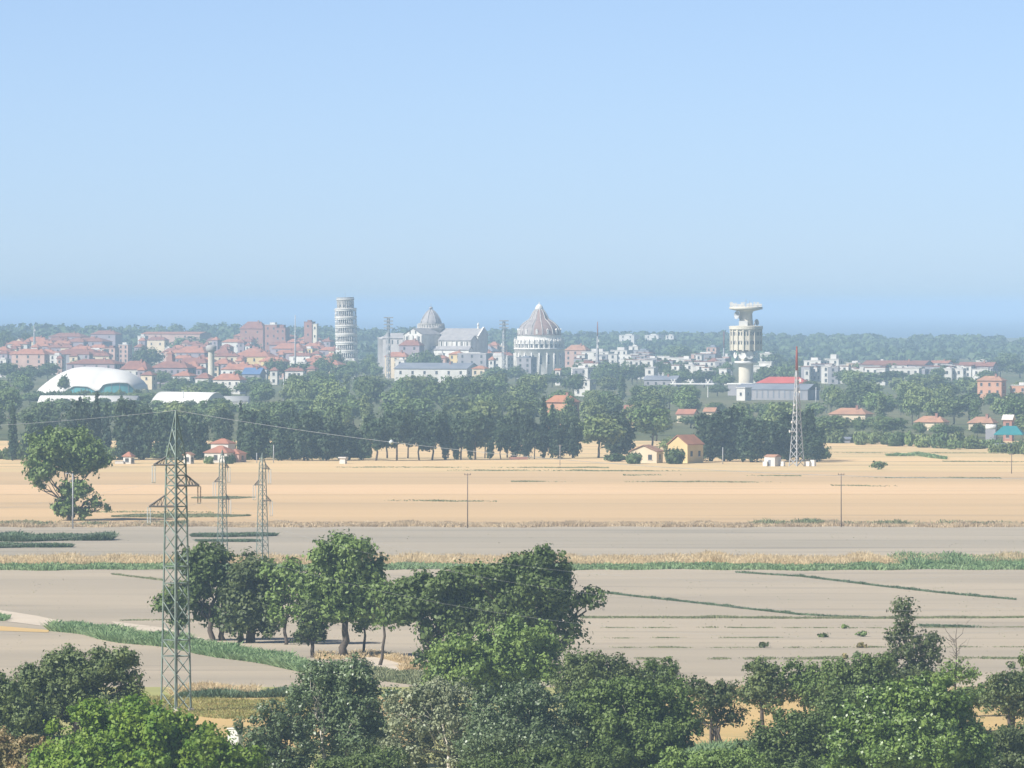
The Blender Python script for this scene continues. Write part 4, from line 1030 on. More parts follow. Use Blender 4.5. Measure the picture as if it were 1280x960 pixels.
def roof_mesh(mb, kind, w, dp, z, rh, ov=.5):
    a, b = w / 2 + ov, dp / 2 + ov; zt = .16
    base = [(-a, -b, z), (a, -b, z), (a, b, z), (-a, b, z), (-a, -b, z + zt), (a, -b, z + zt), (a, b, z + zt), (-a, b, z + zt)]
    sk = [(3, 2, 1, 0), (0, 1, 5, 4), (1, 2, 6, 5), (2, 3, 7, 6), (3, 0, 4, 7)]
    if kind == 'hip':
        if a >= b: t = [(-a + b * .95, 0, z + rh), (a - b * .95, 0, z + rh)]; f = [(4, 5, 9, 8), (5, 6, 9), (6, 7, 8, 9), (7, 4, 8)]
        else: t = [(0, -b + a * .95, z + rh), (0, b - a * .95, z + rh)]; f = [(4, 5, 8), (5, 6, 9, 8), (6, 7, 9), (7, 4, 8, 9)]
    elif kind in ('gable', 'gablef'):
        q = .22
        for s_ in (-1, 1):
            if kind == 'gable': e = [(-a, s_ * b, z), (a, s_ * b, z), (a, 0, z + rh), (-a, 0, z + rh)]
            else: e = [(s_ * a, b, z), (s_ * a, -b, z), (0, -b, z + rh), (0, b, z + rh)]
            up = [(x, y, c + q) for x, y, c in e]
            fs = [(4, 5, 6, 7), (3, 2, 1, 0), (0, 1, 5, 4), (1, 2, 6, 5), (2, 3, 7, 6), (3, 0, 4, 7)]
            if s_ > 0: fs = [tuple(reversed(x)) for x in fs]
            mb.add(e + up, fs)
        return
    elif kind == 'shed': t = [(-a, b, z + rh), (a, b, z + rh)]; f = [(4, 5, 9, 8), (5, 6, 9), (6, 7, 8, 9), (7, 4, 8)]
    mb.add(base + t, sk + f)

def ye_depth(ye): return interp(ye, [400, 405, 415, 425, 435, 445, 455, 465, 475, 490, 510, 520, 530], [8200, 7800, 7100, 6450, 5950, 5450, 5000, 4650, 4250, 3750, 3050, 2850, 2720])
def house(x0, x1, yr, ye, wall, roof, kind, label, d=None, a=30, ratio=.75, chim=True, win=12, name='town_house', cat='house', roofname='roof', setback=0, group=None):
    d = d or ye_depth(ye); k = d / F; ar = R(a)
    w = (x1 - x0) * k / (math.cos(ar) + ratio * abs(math.sin(ar))); dp = w * ratio
    h = max(2.5, Z(ye, d)); rh = max(.4, (ye - yr) * k)
    o = empty(name, (X((x0 + x1) / 2, d), d + dp * .3, 0), -ar); tag(o, label, cat, group)
    mb = MB(); mb.box(-w / 2, w / 2, -dp / 2, dp / 2, -.3, h)
    if kind == 'gablef': mb.add([(-w / 2, -dp / 2, h), (w / 2, -dp / 2, h), (0, -dp / 2, h + rh * .9), (-w / 2, dp / 2, h), (w / 2, dp / 2, h), (0, dp / 2, h + rh * .9)], [(0, 1, 2), (4, 3, 5)])
    if kind == 'gable': mb.add([(w / 2, -dp / 2, h), (w / 2, dp / 2, h), (w / 2, 0, h + rh * .9), (-w / 2, -dp / 2, h), (-w / 2, dp / 2, h), (-w / 2, 0, h + rh * .9)], [(0, 1, 2), (4, 3, 5)])
    mb.build('wall', M[wall], o)
    mb = MB()
    if kind == 'flat':
        mb.box(-w / 2 - .25, w / 2 + .25, -dp / 2 - .25, dp / 2 + .25, h, h + .35); 
        if rh > .8: mb.box(-w * .2, w * .22, -dp * .2, dp * .25, h + .35, h + rh)
    elif kind == 'gablef': roof_mesh(mb, kind, w, dp, h + .02, rh, .45)
    else: roof_mesh(mb, kind, w, dp, h + .02, rh)
    r = mb.build('roof', M[roof], o)
    if chim and kind != 'flat' and w > 9:
        mb = MB(); cx = w * .2; mb.box(cx - .5, cx + .5, -dp * .12 - .4, -dp * .12 + .4, h + rh * .45, h + rh + .9); mb.box(cx - .62, cx + .62, -dp * .12 - .52, -dp * .12 + .52, h + rh + .9, h + rh + 1.1)
        mb.build('chimney', M['brick'], r)
    if win: add_windows(o, w, dp, h, win, scale=1.25 if d > 4500 else 1.0)
    return o

T = [  # x0, x1, y ridge, y eave, wall, roof, kind, label
    (-8, 8, 423, 426, 'white', 'flat', 'flat', 'white flat roofed house cut by the picture edge, under the round dark tree'),
    (18, 32, 423, 427, 'cream', 'brownroof', 'gablef', 'small cream gabled house just right of the round dark tree'),
    (30, 64, 421, 427, 'cream', 'redroof', 'hip', 'wide red roofed house beside the small cream gable'),
    (62, 82, 422, 426, 'orange', 'brownroof', 'gable', 'orange walled house with lit gable right of the wide red roof'),
    (60, 112, 416, 421, 'lilac', 'brownroof', 'hip', 'mauve roofed long block beyond the orange walled house'),
    (113, 152, 413, 418, 'lilac', 'brownroof', 'hip', 'brown roofed palace on the skyline left of the white cube house'),
    (80, 140, 422, 427, 'lilac', 'brownroof', 'hip', 'low brown roofed terrace below the skyline palace'),
    (172, 185, 418, 420, 'white', 'flat', 'flat', 'white cube house on the skyline over the big town tree'),
    (176, 264, 415, 417.5, 'pink', 'redroof', 'gable', 'very long pinkish building under the hill line'),
    (-6, 16, 433, 438, 'pink', 'redroof', 'hip', 'red roofed house at the picture edge below the white one'),
    (14, 66, 436, 443, 'pink', 'redroof', 'hip', 'broad red roof left of the long brown roof'),
    (62, 82, 441, 444, 'white', 'flat', 'flat', 'white low house between the broad red roof and the long brown roof'),
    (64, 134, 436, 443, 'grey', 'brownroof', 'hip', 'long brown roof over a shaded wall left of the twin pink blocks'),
    (104, 136, 435, 437, 'white', 'flat', 'flat', 'pale roof slab touching the twin pink blocks'),
    (131, 149, 432, 435, 'pink', 'brownroof', 'flat', 'lower of the twin pink blocks'),
    (148, 165, 428, 431, 'pink', 'flat', 'flat', 'taller of the twin pink blocks beside the big town tree'),
    (-4, 13, 447, 449, 'white', 'flat', 'flat', 'small white house low at the picture edge among trees'),
    (83, 158, 449, 455, 'lilac', 'brownroof', 'hip', 'mauve roofs just above the white domed hall'),
    (150, 192, 451, 462, 'white', 'brownroof', 'hip', 'white windowed house half behind the end of the domed hall'),
    (176, 196, 464, 469, 'cream', 'brownroof', 'hip', 'small cream house next to the end of the domed hall'),
    (206, 215, 433, 435, 'white', 'flat', 'flat', 'tiny white cube above the brick stub tower'),
    (188, 245, 452, 460, 'lilac', 'brownroof', 'hip', 'mauve hipped roof at the foot of the brick stub tower'),
    (216, 246, 464, 470, 'white', 'redroof', 'hip', 'bright red roof with a white dormer low before the chimney'),
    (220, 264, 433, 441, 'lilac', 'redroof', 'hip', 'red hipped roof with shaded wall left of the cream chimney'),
    (266, 294, 434, 442, 'yellow', 'brownroof', 'hip', 'yellow arcaded house directly right of the cream chimney top'),
    (275, 292, 430, 434, 'pink', 'brownroof', 'hip', 'brown tower like house behind the yellow arcaded house'),
    (288, 347, 439, 446, 'yellow', 'redroof', 'hip', 'long yellow house with red roof and row of windows'),
    (222, 266, 447, 454, 'white', 'brownroof', 'hip', 'white house with brown roof left of the chimney shaft'),
    (266, 294, 448, 455, 'lilac', 'redroof', 'hip', 'red roof tucked right of the chimney shaft'),
    (276, 328, 455, 462, 'white', 'redroof', 'hip', 'wide bright red roof over a white wall with many windows'),
    (244, 268, 466, 473, 'white', 'brownroof', 'hip', 'white house at the chimney foot'),
    (266, 308, 467, 475, 'white', 'redroof', 'hip', 'low red roof lowest of the red roofs right of the chimney'),
    (324, 362, 446, 452, 'pink', 'redroof', 'hip', 'red roof behind the square yellow house'),
    (326, 342, 450, 452, 'yellow', 'orangeroof', 'flat', 'square bright yellow house front beside the blue roof'),
    (303, 332, 460, 468, 'grey', 'blueroof', 'gable', 'blue roofed shed at the edge of the wood'),
    (340, 385, 429, 436, 'lilac', 'redroof', 'hip', 'red roof under the brick hospital blocks'),
    (322, 346, 440, 446, 'lilac', 'redroof', 'hip', 'small red roof with a belfry stub before it'),
    (300, 336, 402, 411, 'brick', 'brownroof', 'hip', 'brick hospital block highest on the skyline'),
    (331, 352, 403, 406, 'brick', 'flat', 'flat', 'hospital block with white top floor'),
    (344, 362, 406, 410, 'brick', 'brownroof', 'flat', 'brick hospital block right of the white top floor'),
    (292, 322, 415, 420, 'brick', 'redroof', 'hip', 'red roofed brick wing stepping down from the hospital'),
    (312, 372, 416, 421, 'brick', 'redroof', 'hip', 'long red roofed wing in front of the hospital blocks'),
    (380, 394, 400, 402.5, 'brick', 'brownroof', 'flat', 'brick tower block left of the leaning tower'),
    (391, 398, 404, 405, 'concrete', 'flat', 'flat', 'pale green slab leaning on the brick tower block'),
    (372, 402, 419, 424, 'pink', 'redroof', 'hip', 'pink house under the brick tower block'),
    (396, 404, 426, 428, 'white', 'flat', 'flat', 'tiny white house between yellow block and leaning tower'),
    (400, 418, 423, 427, 'lilac', 'brownroof', 'hip', 'brown roof touching the leaning tower'),
    (377, 396, 433, 436, 'yellow', 'flat', 'flat', 'bright yellow block with an odd sloping side left of the leaning tower'),
    (371, 388, 450, 453, 'white', 'flat', 'flat', 'pale low house under the bright yellow block'),
    (384, 432, 450, 456, 'cream', 'redroof', 'hip', 'long red roof low before the leaning tower'),
    (436, 447, 448, 451, 'white', 'flat', 'flat', 'small bright white house at the foot of the leaning tower'),
    (472, 500, 419, 422, 'grey', 'flat', 'flat', 'pale framed block left of the cathedral'),
    (499, 530, 425, 432, 'lilac', 'brownroof', 'hip', 'brown domed roof right before the cathedral choir'),
    (481, 514, 440, 446, 'cream', 'redroof', 'hip', 'cream house with bright red hip roof before the cathedral'),
    (494, 510, 447, 450, 'white', 'flat', 'flat', 'white house front below the bright red hip roof'),
    (509, 522, 444, 447, 'white', 'flat', 'flat', 'second white house beside the cathedral trees'),
    (548, 556, 439, 442, 'white', 'flat', 'flat', 'narrow white house behind the small red roof'),
    (544, 562, 444, 448, 'pink', 'redroof', 'hip', 'small red roof in front of the cathedral aisle'),
    (561, 583, 439, 443, 'yellow', 'orangeroof', 'hip', 'yellow house with orange roof before the cathedral nave'),
    (581, 598, 443, 446, 'white', 'flat', 'flat', 'white house under the long white canopy roof'),
    (572, 616, 440.5, 442, 'grey', 'flat', 'flat', 'long white canopy roof by the yellow house'),
    (493, 600, 454, 461, 'white', 'greyroof', 'gable', 'very long grey blue roof along the edge of the wood'),
    (590, 612, 457, 461, 'cream', 'orangeroof', 'hip', 'orange roof at the end of the long grey blue roof'),
    (596, 624, 432, 439, 'grey', 'greyroof', 'hip', 'grey hipped roof behind the long white canopy'),
    (610, 626, 427, 432, 'pink', 'redroof', 'hip', 'red roof between cathedral and baptistery'),
    (623, 634, 429, 432, 'cream', 'flat', 'flat', 'cream house by the second floodlight tower'),
    (646, 671, 445, 447, 'grey', 'greyroof', 'flat', 'shaded blue grey block in front of the baptistery'),
    (600, 642, 441, 445, 'white', 'flat', 'flat', 'long white block between canopy roof and baptistery'),
    (706, 738, 431, 438, 'pink', 'tanroof', 'hip', 'pink house with tan roof right of the baptistery'),
    (727, 768, 436, 440, 'white', 'flat', 'flat', 'white apartment house below the drum antenna'),
    (763, 792, 434, 438, 'white', 'flat', 'flat', 'stepped white apartment house right of the drum antenna'),
    (786, 802, 431, 433, 'white', 'flat', 'flat', 'white top floor house behind the grey blue block'),
    (792, 818, 436, 438, 'grey', 'greyroof', 'flat', 'grey blue block among the white houses'),
    (776, 792, 446, 449, 'white', 'flat', 'flat', 'small white house under the grey blue block'),
    (806, 827, 445, 448, 'grey', 'flat', 'flat', 'grey house with white roof line right of the grey blue block'),
    (719, 754, 451, 454, 'white', 'brownroof', 'flat', 'white house with a long bright balcony band'),
    (714, 743, 457, 460, 'white', 'flat', 'flat', 'white house with ragged front half behind trees'),
    (718, 745, 472, 475, 'white', 'flat', 'flat', 'white ruined looking house low in the wood'),
    (694, 702, 461, 463, 'white', 'orangeroof', 'gable', 'tiny white house with orange side under the baptistery'),
    (805, 852, 470, 475, 'grey', 'greyroof', 'gable', 'grey green gabled hall in the wood left of the relay tower'),
    (848, 870, 445, 449, 'white', 'flat', 'flat', 'white terraced house left of the pink block'),
    (856, 872, 453, 456, 'white', 'flat', 'flat', 'lower white terraced house left of the pink block'),
    (864, 902, 440, 443, 'pink', 'flat', 'flat', 'pink and white block left of the relay tower'),
    (883, 900, 431, 434, 'pink', 'greyroof', 'flat', 'grey topped upper block rising behind the pink and white one'),
    (903, 914, 442, 446, 'pink', 'flat', 'flat', 'narrow pink house touching the relay tower'),
    (884, 900, 448, 452, 'white', 'brownroof', 'hip', 'small white house with brown roof under the pink block'),
    (950, 970, 440, 442, 'white', 'flat', 'flat', 'low white house right behind the relay tower'),
    (774, 800, 417.5, 419, 'white', 'flat', 'flat', 'far white hall in the pine wood right of the drum antenna'),
    (806, 830, 417.5, 419, 'white', 'flat', 'flat', 'second far white hall in the pine wood'),
    (832, 846, 418, 419.5, 'white', 'flat', 'flat', 'third far white hall in the pine wood, smallest'),
    (1005, 1034, 447, 451, 'white', 'flat', 'flat', 'white apartment house right of the red topped mast'),
    (1031, 1055, 443, 449, 'white', 'flat', 'flat', 'white apartment house with roof box beside the first one'),
    (1058, 1082, 451, 454, 'cream', 'flat', 'flat', 'cream house at the start of the long mauve roof'),
    (1078, 1168, 451, 456, 'lilac', 'brownroof', 'gable', 'long mauve roof in the trees right of the mast'),
    (1098, 1108, 449, 451, 'white', 'flat', 'flat', 'white roof box above the long mauve roof'),
    (1162, 1192, 451, 454, 'white', 'redroof', 'gable', 'white strip house with pink roof at the end of the mauve roof'),
    (1178, 1194, 459, 461, 'white', 'flat', 'flat', 'small white house below the strip house'),
    (1193, 1208, 459, 461, 'white', 'flat', 'flat', 'second small white house below the strip house'),
    (1198, 1248, 453, 458, 'lilac', 'brownroof', 'gable', 'mauve roof under the white roof pavilion'),
    (1220, 1238, 449, 451, 'white', 'flat', 'flat', 'white roof pavilion near the picture edge'),
    (1222, 1258, 470, 476, 'orange', 'tanroof', 'hip', 'orange house with pale dormers near the picture edge'),
    (1263, 1300, 478, 482, 'orange', 'flat', 'flat', 'orange house cut by the picture edge'),
    (683, 724, 494, 503, 'orange', 'orangeroof', 'hip', 'orange villa with hipped orange roof behind the tallest cypress'),
    (780, 797, 507, 515, 'yellow', 'brownroof', 'gable', 'small ochre house deep in the trees behind the light green tree'),
    (846, 873, 512, 518, 'cream', 'redroof', 'gable', 'red roofed house in the wood above the yellow farmhouse'),
    (880, 897, 510, 515, 'cream', 'tanroof', 'gable', 'small tan roofed house right of the red roofed one in the wood'),
    (1037, 1091, 510, 518, 'cream', 'tanroof', 'hip', 'cream house with wide tan roof right of the light masts'),
    (1144, 1186, 520, 528, 'cream', 'tanroof', 'hip', 'tan roofed house half hidden beyond the field bushes'),
    (1211, 1247, 521, 529, 'cream', 'tanroof', 'hip', 'tan roofed house left of the small kiosk'),
    (1254, 1268, 519, 525, 'brick', 'flat', 'gable', 'kiosk with white pyramid roof beside the teal tent'),
]
DEP = {'yellow house with orange roof': 5300, 'white house under the long': 5300, 'long white canopy': 5280, 'narrow white house behind': 5350, 'small red roof in front': 5300, 'cream house with bright red': 5200, 'second white house beside': 5250, 'white house front below': 5150, 'shaded blue grey block': 5150, 'orange villa': 2960, 'small ochre': 3000, 'red roofed house in the wood': 3200, 'small tan roofed': 3200, 'cream house with wide tan': 3150, 'tan roofed house half': 3000,
       'tan roofed house left': 3000, 'kiosk': 2760, 'white ruined': 4150, 'grey green gabled': 4250, 'orange house with pale': 3850, 'orange house cut': 3850, 'blue roofed': 4650,
       'very long grey blue': 4800, 'orange roof at the end': 4780, 'far white hall': 8000, 'second far white': 8000, 'third far white': 8000, 'brick hospital block highest': 6700, 'hospital block with white': 6650,
       'brick hospital block right': 6600, 'brick tower block': 6400, 'pale green slab': 6350, 'pale framed': 5750, 'brown domed roof': 5350}
for t in T:
    d = next((v for k_, v in DEP.items() if t[7].startswith(k_)), None)
    far = (d or ye_depth(t[3])) > 4500
    big = t[1] - t[0] > 30
    house(*t, d=d, a=27 if t[6] != 'gable' else 22, ratio=.8 if not big else .45, win=12 if t[1] - t[0] > 12 else 6, name='apartment_block' if 'block' in t[7] or 'apartment' in t[7] else 'town_house' if far else 'country_house',
          cat='building' if 'block' in t[7] or 'hall' in t[7] else 'house')
# small roofs packed between the named ones
gh = np.random.default_rng(41)
WH = [(-5, 130, 'left of the twin pink blocks', 424, 449), (165, 400, 'round the cream chimney', 424, 464), (390, 425, 'beside the leaning tower', 432, 452), (720, 845, 'right of the round baptistery', 440, 461), (840, 912, 'left of the relay tower', 442, 464), (1005, 1240, 'by the long mauve roof', 455, 462), (600, 640, 'between cathedral and baptistery', 440, 452)]
for x0, x1, wh, y0, y1 in WH:
    n = int((x1 - x0) / 3.4)
    for i in range(n):
        px = gh.uniform(x0, x1); ye = gh.uniform(y0, y1); wd = gh.uniform(12, 34) if gh.random() < .5 else gh.uniform(8, 16)
        red = px < 640
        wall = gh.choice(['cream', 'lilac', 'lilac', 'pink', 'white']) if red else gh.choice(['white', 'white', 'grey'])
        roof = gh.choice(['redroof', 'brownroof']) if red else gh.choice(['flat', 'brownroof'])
        kind = 'hip' if red else 'flat'
        lab = f"small {dict(cream='cream', lilac='dim mauve', pink='pink', white='white', grey='grey')[wall]} house with {dict(redroof='red', brownroof='brown', flat='pale')[roof]} roof packed {wh}"
        house(px - wd / 2, px + wd / 2, ye - (4.2 if red else .8), ye, wall, roof, kind, lab, d=ye_depth(ye) + gh.uniform(-60, 160), win=4 if wd < 16 else 6, ratio=.8 if wd < 16 else .4, a=gh.uniform(12, 38), group=lab.replace(' house', ' houses'))

# ------------------------------------------------------------------ landmarks
# leaning tower
d = 5500.0; o = empty('leaning_tower', (X(434.2, d), d, 0)); o.rotation_euler = (R(.8), R(-1.6), 0)
tag(o, 'round white marble leaning tower ringed by tiers of columns', 'tower')
mb = MB(); mb.lathe([(7.9, 0), (7.9, 10.2), (8.1, 10.4), (8.1, 11.0), (6.3, 11.0)], 48, 0); 
for k in range(15):
    a = 2 * math.pi * k / 15; mb.tube([(7.95 * math.cos(a), 7.95 * math.sin(a), 0), (7.95 * math.cos(a), 7.95 * math.sin(a), 10)], .32, 6)
mb.build('ground_storey', M['marble'], o)
mb = MB(); mb.lathe([(5.5, 10.5), (5.5, 47.2), (5.0, 47.2)], 40, 0); mb.build('core_wall', M['core_shade'], o)  # core coloured darker than the marble so the arch openings look shaded
z0 = 11.0; ST = 6.02
for s_ in range(6):
    zb = z0 + s_ * ST; mb = MB(); n = 30; r = 7.45
    mb.lathe([(5.4, zb - .02), (7.95, zb - .02), (7.95, zb + .45), (7.3, zb + .5), (5.4, zb + .5)], 48, 0)
    for k in range(n):
        a = 2 * math.pi * k / n; mb.tube([(r * math.cos(a), r * math.sin(a), zb + .5), (r * math.cos(a), r * math.sin(a), zb + 3.5)], .24, 6)
    # arcade wall with round arches
    ro, ri = 7.75, 7.2; seg = 6
    for k in range(n):
        a0 = 2 * math.pi * k / n; da = 2 * math.pi / n
        for j in range(seg):
            t0, t1 = j / seg, (j + 1) / seg
            def arch(t): return zb + 3.5 + 1.0 * math.sqrt(max(0, 1 - (2 * t - 1) ** 2 * .98))
            p = []
            for t in (t0, t1):
                a = a0 + da * t
                for rr in (ro, ri):
                    for zz in (arch(t), zb + ST - .75): p.append((rr * math.cos(a), rr * math.sin(a), zz))
            mb.add(p, [(0, 4, 5, 1), (2, 3, 7, 6), (0, 2, 6, 4), (1, 5, 7, 3)])
    mb.lathe([(7.1, zb + ST - .8), (8.0, zb + ST - .7), (8.0, zb + ST - .05), (5.4, zb + ST - .04)], 48, 0)
    mb.build('gallery', M['marble'], o)
zt = z0 + 6 * ST
mb = MB(); mb.lathe([(6.15, zt - .02), (7.3, zt), (7.3, zt + .3), (6.1, zt + .35)], 40, 0)
for k in range(24):
    a = 2 * math.pi * (k + .5) / 24; rr = 6.0
    wide = .95 if k % 4 else 1.5
    ca, sa = math.cos(a), math.sin(a); w_ = .42 * wide
    vs = []
    for z in (zt + .3, zt + 6.0):
        for q, r_ in ((-w_, 5.3), (w_, 5.3), (w_, 6.1), (-w_, 6.1)): vs.append((r_ * ca - q * sa, r_ * sa + q * ca, z))
    mb.add(vs, [(3, 2, 1, 0), (4, 5, 6, 7), (0, 1, 5, 4), (1, 2, 6, 5), (2, 3, 7, 6), (3, 0, 4, 7)])
mb.lathe([(5.0, zt + 5.6), (6.15, zt + 5.6), (6.5, zt + 6.3), (6.5, zt + 7.0), (5.4, zt + 7.1), (4.6, zt + 7.0), (4.6, zt + 5.6), (5.0, zt + 5.6)], 40, 0)
mb.lathe([(4.4, zt + .2), (4.4, zt + 5.6)], 30, 0)
mb.build('belfry', M['marble_grey'], o)
mb = MB(); mb.lathe([(6.2, zt + 7.1), (6.2, zt + 8.0)], 40); mb.tube([(0, 0, zt + 7), (0, 0, zt + 14)], [.10, .05], 5); mb.build('railing', M['steel_pale'], o)
for k in range(6):
    a = R(-150 + k * 25); mb = MB(); ca, sa = math.cos(a), math.sin(a)
    mb.lathe([(.05, zt + 1.6), (.75, zt + 1.7), (.6, zt + 2.4), (.35, zt + 3.0), (.05, zt + 3.1)], 10, 0, (5.75 * ca, 5.75 * sa)); mb.build('bell', M['steel_dark'], o)

# cathedral
d = 5540.0; A = R(30); o = empty('cathedral', (X(538, d), d, 0), -A)
tag(o, 'long pale marble cathedral with a pointed grey dome and lead roofs', 'cathedral')
k = d / F
def U(px): return (px - 538) * k / math.cos(A)       # photo column -> metres along the front
zy = lambda y: Z(y, d)
def block(name_w, name_r, x0, x1, y0, y1, ze, zr, along, parent, wm='marble', rm='lead'):
    mb = MB(); mb.box(x0, x1, y0, y1, 0, ze)
    xm, ym = (x0 + x1) / 2, (y0 + y1) / 2
    if along == 'x': mb.add([(x1, y0, ze), (x1, y1, ze), (x1, ym, zr), (x0, y0, ze), (x0, y1, ze), (x0, ym, zr)], [(0, 1, 2), (4, 3, 5)])
    else: mb.add([(x0, y0, ze), (x1, y0, ze), (xm, y0, zr), (x0, y1, ze), (x1, y1, ze), (xm, y1, zr)], [(0, 1, 2), (4, 3, 5)])
    wob_ = mb.build(name_w, M[wm], parent)
    mr = MB(); b_ = .5
    if along == 'x': v = [(x0 - b_, y0 - b_, ze), (x1 + b_, y0 - b_, ze), (x1 + b_, y1 + b_, ze), (x0 - b_, y1 + b_, ze), (x0 - b_, ym, zr + .3), (x1 + b_, ym, zr + .3)]; f = [(0, 1, 5, 4), (2, 3, 4, 5), (1, 2, 5), (3, 0, 4)]
    else: v = [(x0 - b_, y0 - b_, ze), (x1 + b_, y0 - b_, ze), (x1 + b_, y1 + b_, ze), (x0 - b_, y1 + b_, ze), (xm, y0 - b_, zr + .3), (xm, y1 + b_, zr + .3)]; f = [(0, 1, 4), (1, 2, 5, 4), (2, 3, 5), (3, 0, 4, 5)]
    if along == 'x': f = [(0, 1, 5, 4), (2, 3, 4, 5)]
    else: f = [(1, 2, 5, 4), (3, 0, 4, 5)]
    mr.add([(a, b, c + .05) for a, b, c in v], f)
    # the roof sheet gets its own thickness
    mr.add([(a, b, c - .25) for a, b, c in v], [tuple(reversed(q)) for q in f])
    mr.build(name_r, M[rm], wob_)
    return wob_
def wins(parent, xs, y, z, w_, h_):
    for x in xs:
        mb = MB(); mb.box(x - w_ / 2, x + w_ / 2, y - .12, y + .05, z - h_ / 2, z + h_ / 2)
        mb.tube([(x, y - .12, z + h_ / 2), (x, y + .05, z + h_ / 2)], w_ / 2, 12); mb.build('window', M['window'], parent)
nave = block('nave_wall', 'roof', U(540), U(596), 2, 16, zy(419.5), zy(411), 'x', o)
aisle = block('aisle_wall', 'roof', U(556), U(596), -9, 2, zy(425.5), zy(419.5), 'x', o)
wins(aisle, [U(560 + i * 6.4) for i in range(6)], -9, zy(430), 1.0, 2.6)
low = block('lower_aisle_wall', 'roof', U(553), U(599), -15, -9, zy(437), zy(433), 'x', o)
wins(low, [U(556 + i * 6.4) for i in range(7)], -15, zy(444), .8, 2.0)
for i in range(8):
    mb = MB(); x = U(557 + i * 5.3); mb.box(x - .35, x + .35, -9.35, -9, zy(437), zy(426)); mb.build('pilaster', M['marble_grey'], aisle)
trs = block('transept_wall', 'roof', U(526), U(549), -24, 2, zy(418), zy(410.5), 'y', o)
wins(trs, [U(530), U(537.5), U(545)], -24, zy(424), 1.3, 3.2); wins(trs, [U(534), U(541)], -24, zy(415.5), .9, 1.8)
for i in range(5):
    mb = MB(); x = U(526.5 + i * 5.4); mb.box(x - .4, x + .4, -24.4, -24, zy(440), zy(419)); mb.build('pilaster', M['marble_grey'], trs)
choir = block('choir_wall', 'roof', U(478), U(512), 0, 13, zy(423), zy(417), 'x', o, 'stone_mid')
wins(choir, [U(483 + i * 7) for i in range(4)], 0, zy(428), 1.0, 2.6)
apse = MB(); apse.lathe([(6, 0), (6, zy(424)), (6.3, zy(423.6)), (3.5, zy(421)), (.1, zy(420))], 24, 0, (U(477), 6.5)); apse.build('apse', M['stone_mid'], o)
cx, cy = U(532.5), 7.0; rb = 16 * k
mb = MB(); mb.lathe([(rb * 1.02, zy(424)), (rb * 1.02, zy(411.5)), (rb * 1.08, zy(411)), (rb * 1.08, zy(409.6)), (rb * .98, zy(409.4)), (rb * .98, zy(405.5)), (rb * 1.02, zy(405)), (rb * 1.02, zy(404))], 24, 0, (cx, cy))
for i in range(32):
    a = 2 * math.pi * i / 32; mb.box(cx + rb * 1.05 * math.cos(a) - .22, cx + rb * 1.05 * math.cos(a) + .22, cy + rb * 1.05 * math.sin(a) - .22, cy + rb * 1.05 * math.sin(a) + .22, zy(409.5), zy(405.4))
drum = mb.build('drum', M['marble_grey'], o)
prof = [(13.6, 404), (13.2, 402), (12.2, 399.5), (10.6, 396.5), (8.4, 393.2), (5.8, 390.2), (3.0, 387.8), (2.0, 387)]
mb = MB(); mb.lathe([(r * k, zy(y)) for r, y in prof], 16, 0, (cx, cy), True)
for i in range(8):
    a = 2 * math.pi * i / 8 + .2; mb.tube([(cx + (r * k + .05) * math.cos(a), cy + (r * k + .05) * math.sin(a), zy(y)) for r, y in prof], .35, 5)
dome = mb.build('dome', M['lead'], o)
mb = MB(); mb.lathe([(2.2 * k, zy(387.6)), (2.2 * k, zy(387)), (1.3 * k, zy(386.8)), (1.3 * k, zy(386)), (2.6 * k, zy(385.6)), (2.4 * k, zy(384.6)), (1.2 * k, zy(383.6)), (.1, zy(383))], 12, 0, (cx, cy)); mb.tube([(cx, cy, zy(383)), (cx, cy, zy(379.5))], .12, 5); mb.build('lantern', M['lead'], dome)
mb = MB(); x = U(590); mb.box(x - .5, x + .5, 8.5, 9.5, zy(411), zy(407.5)); mb.lathe([(.05, zy(403)), (.8, zy(405)), (.8, zy(407.5)), (.05, zy(407.6))], 8, 0, (x, 9)); mb.build('statue', M['marble'], nave)
mb = MB(); x = U(596.6); mb.add([(x - .6, 1, zy(420)), (x + .6, 1, zy(420)), (x + .6, 17, zy(420)), (x - .6, 17, zy(420)), (x - .6, 9, zy(408.5)), (x + .6, 9, zy(408.5))], [(0, 1, 5, 4), (2, 3, 4, 5), (1, 2, 5), (3, 0, 4), (3, 2, 1, 0)]); mb.build('gable_front', M['marble'], nave)

# baptistery
d = 5500.0; k = d / F; zy = lambda y: Z(y, d)
o = empty('baptistery', (X(674, d), d, 0)); tag(o, 'round marble baptistery with a ribbed half tiled dome and stepped cone', 'baptistery')
rb = 31 * k
mb = MB(); mb.lathe([(rb, 0), (rb, zy(437)), (rb + .6, zy(436.6)), (rb + .6, zy(435.2)), (rb - .3, zy(435))], 60, 0); wall = mb.build('wall', M['marble'], o)
mb = MB()
for i in range(20):
    a = 2 * math.pi * i / 20; mb.tube([((rb + .25) * math.cos(a), (rb + .25) * math.sin(a), 0), ((rb + .25) * math.cos(a), (rb + .25) * math.sin(a), zy(441))], .45, 6)
mb.build('arcade', M['marble'], wall)
for i in range(10):
    a = R(-150 + i * 18 * 1.0 + 9); mb = MB(); r0 = rb - .1
    mb.box(-.9, .9, -.25, .25, zy(455), zy(444)); w_ = mb.build('window', M['window'], wall); w_.location = (r0 * math.cos(a), r0 * math.sin(a), 0); w_.rotation_euler = (0, 0, a + math.pi / 2)
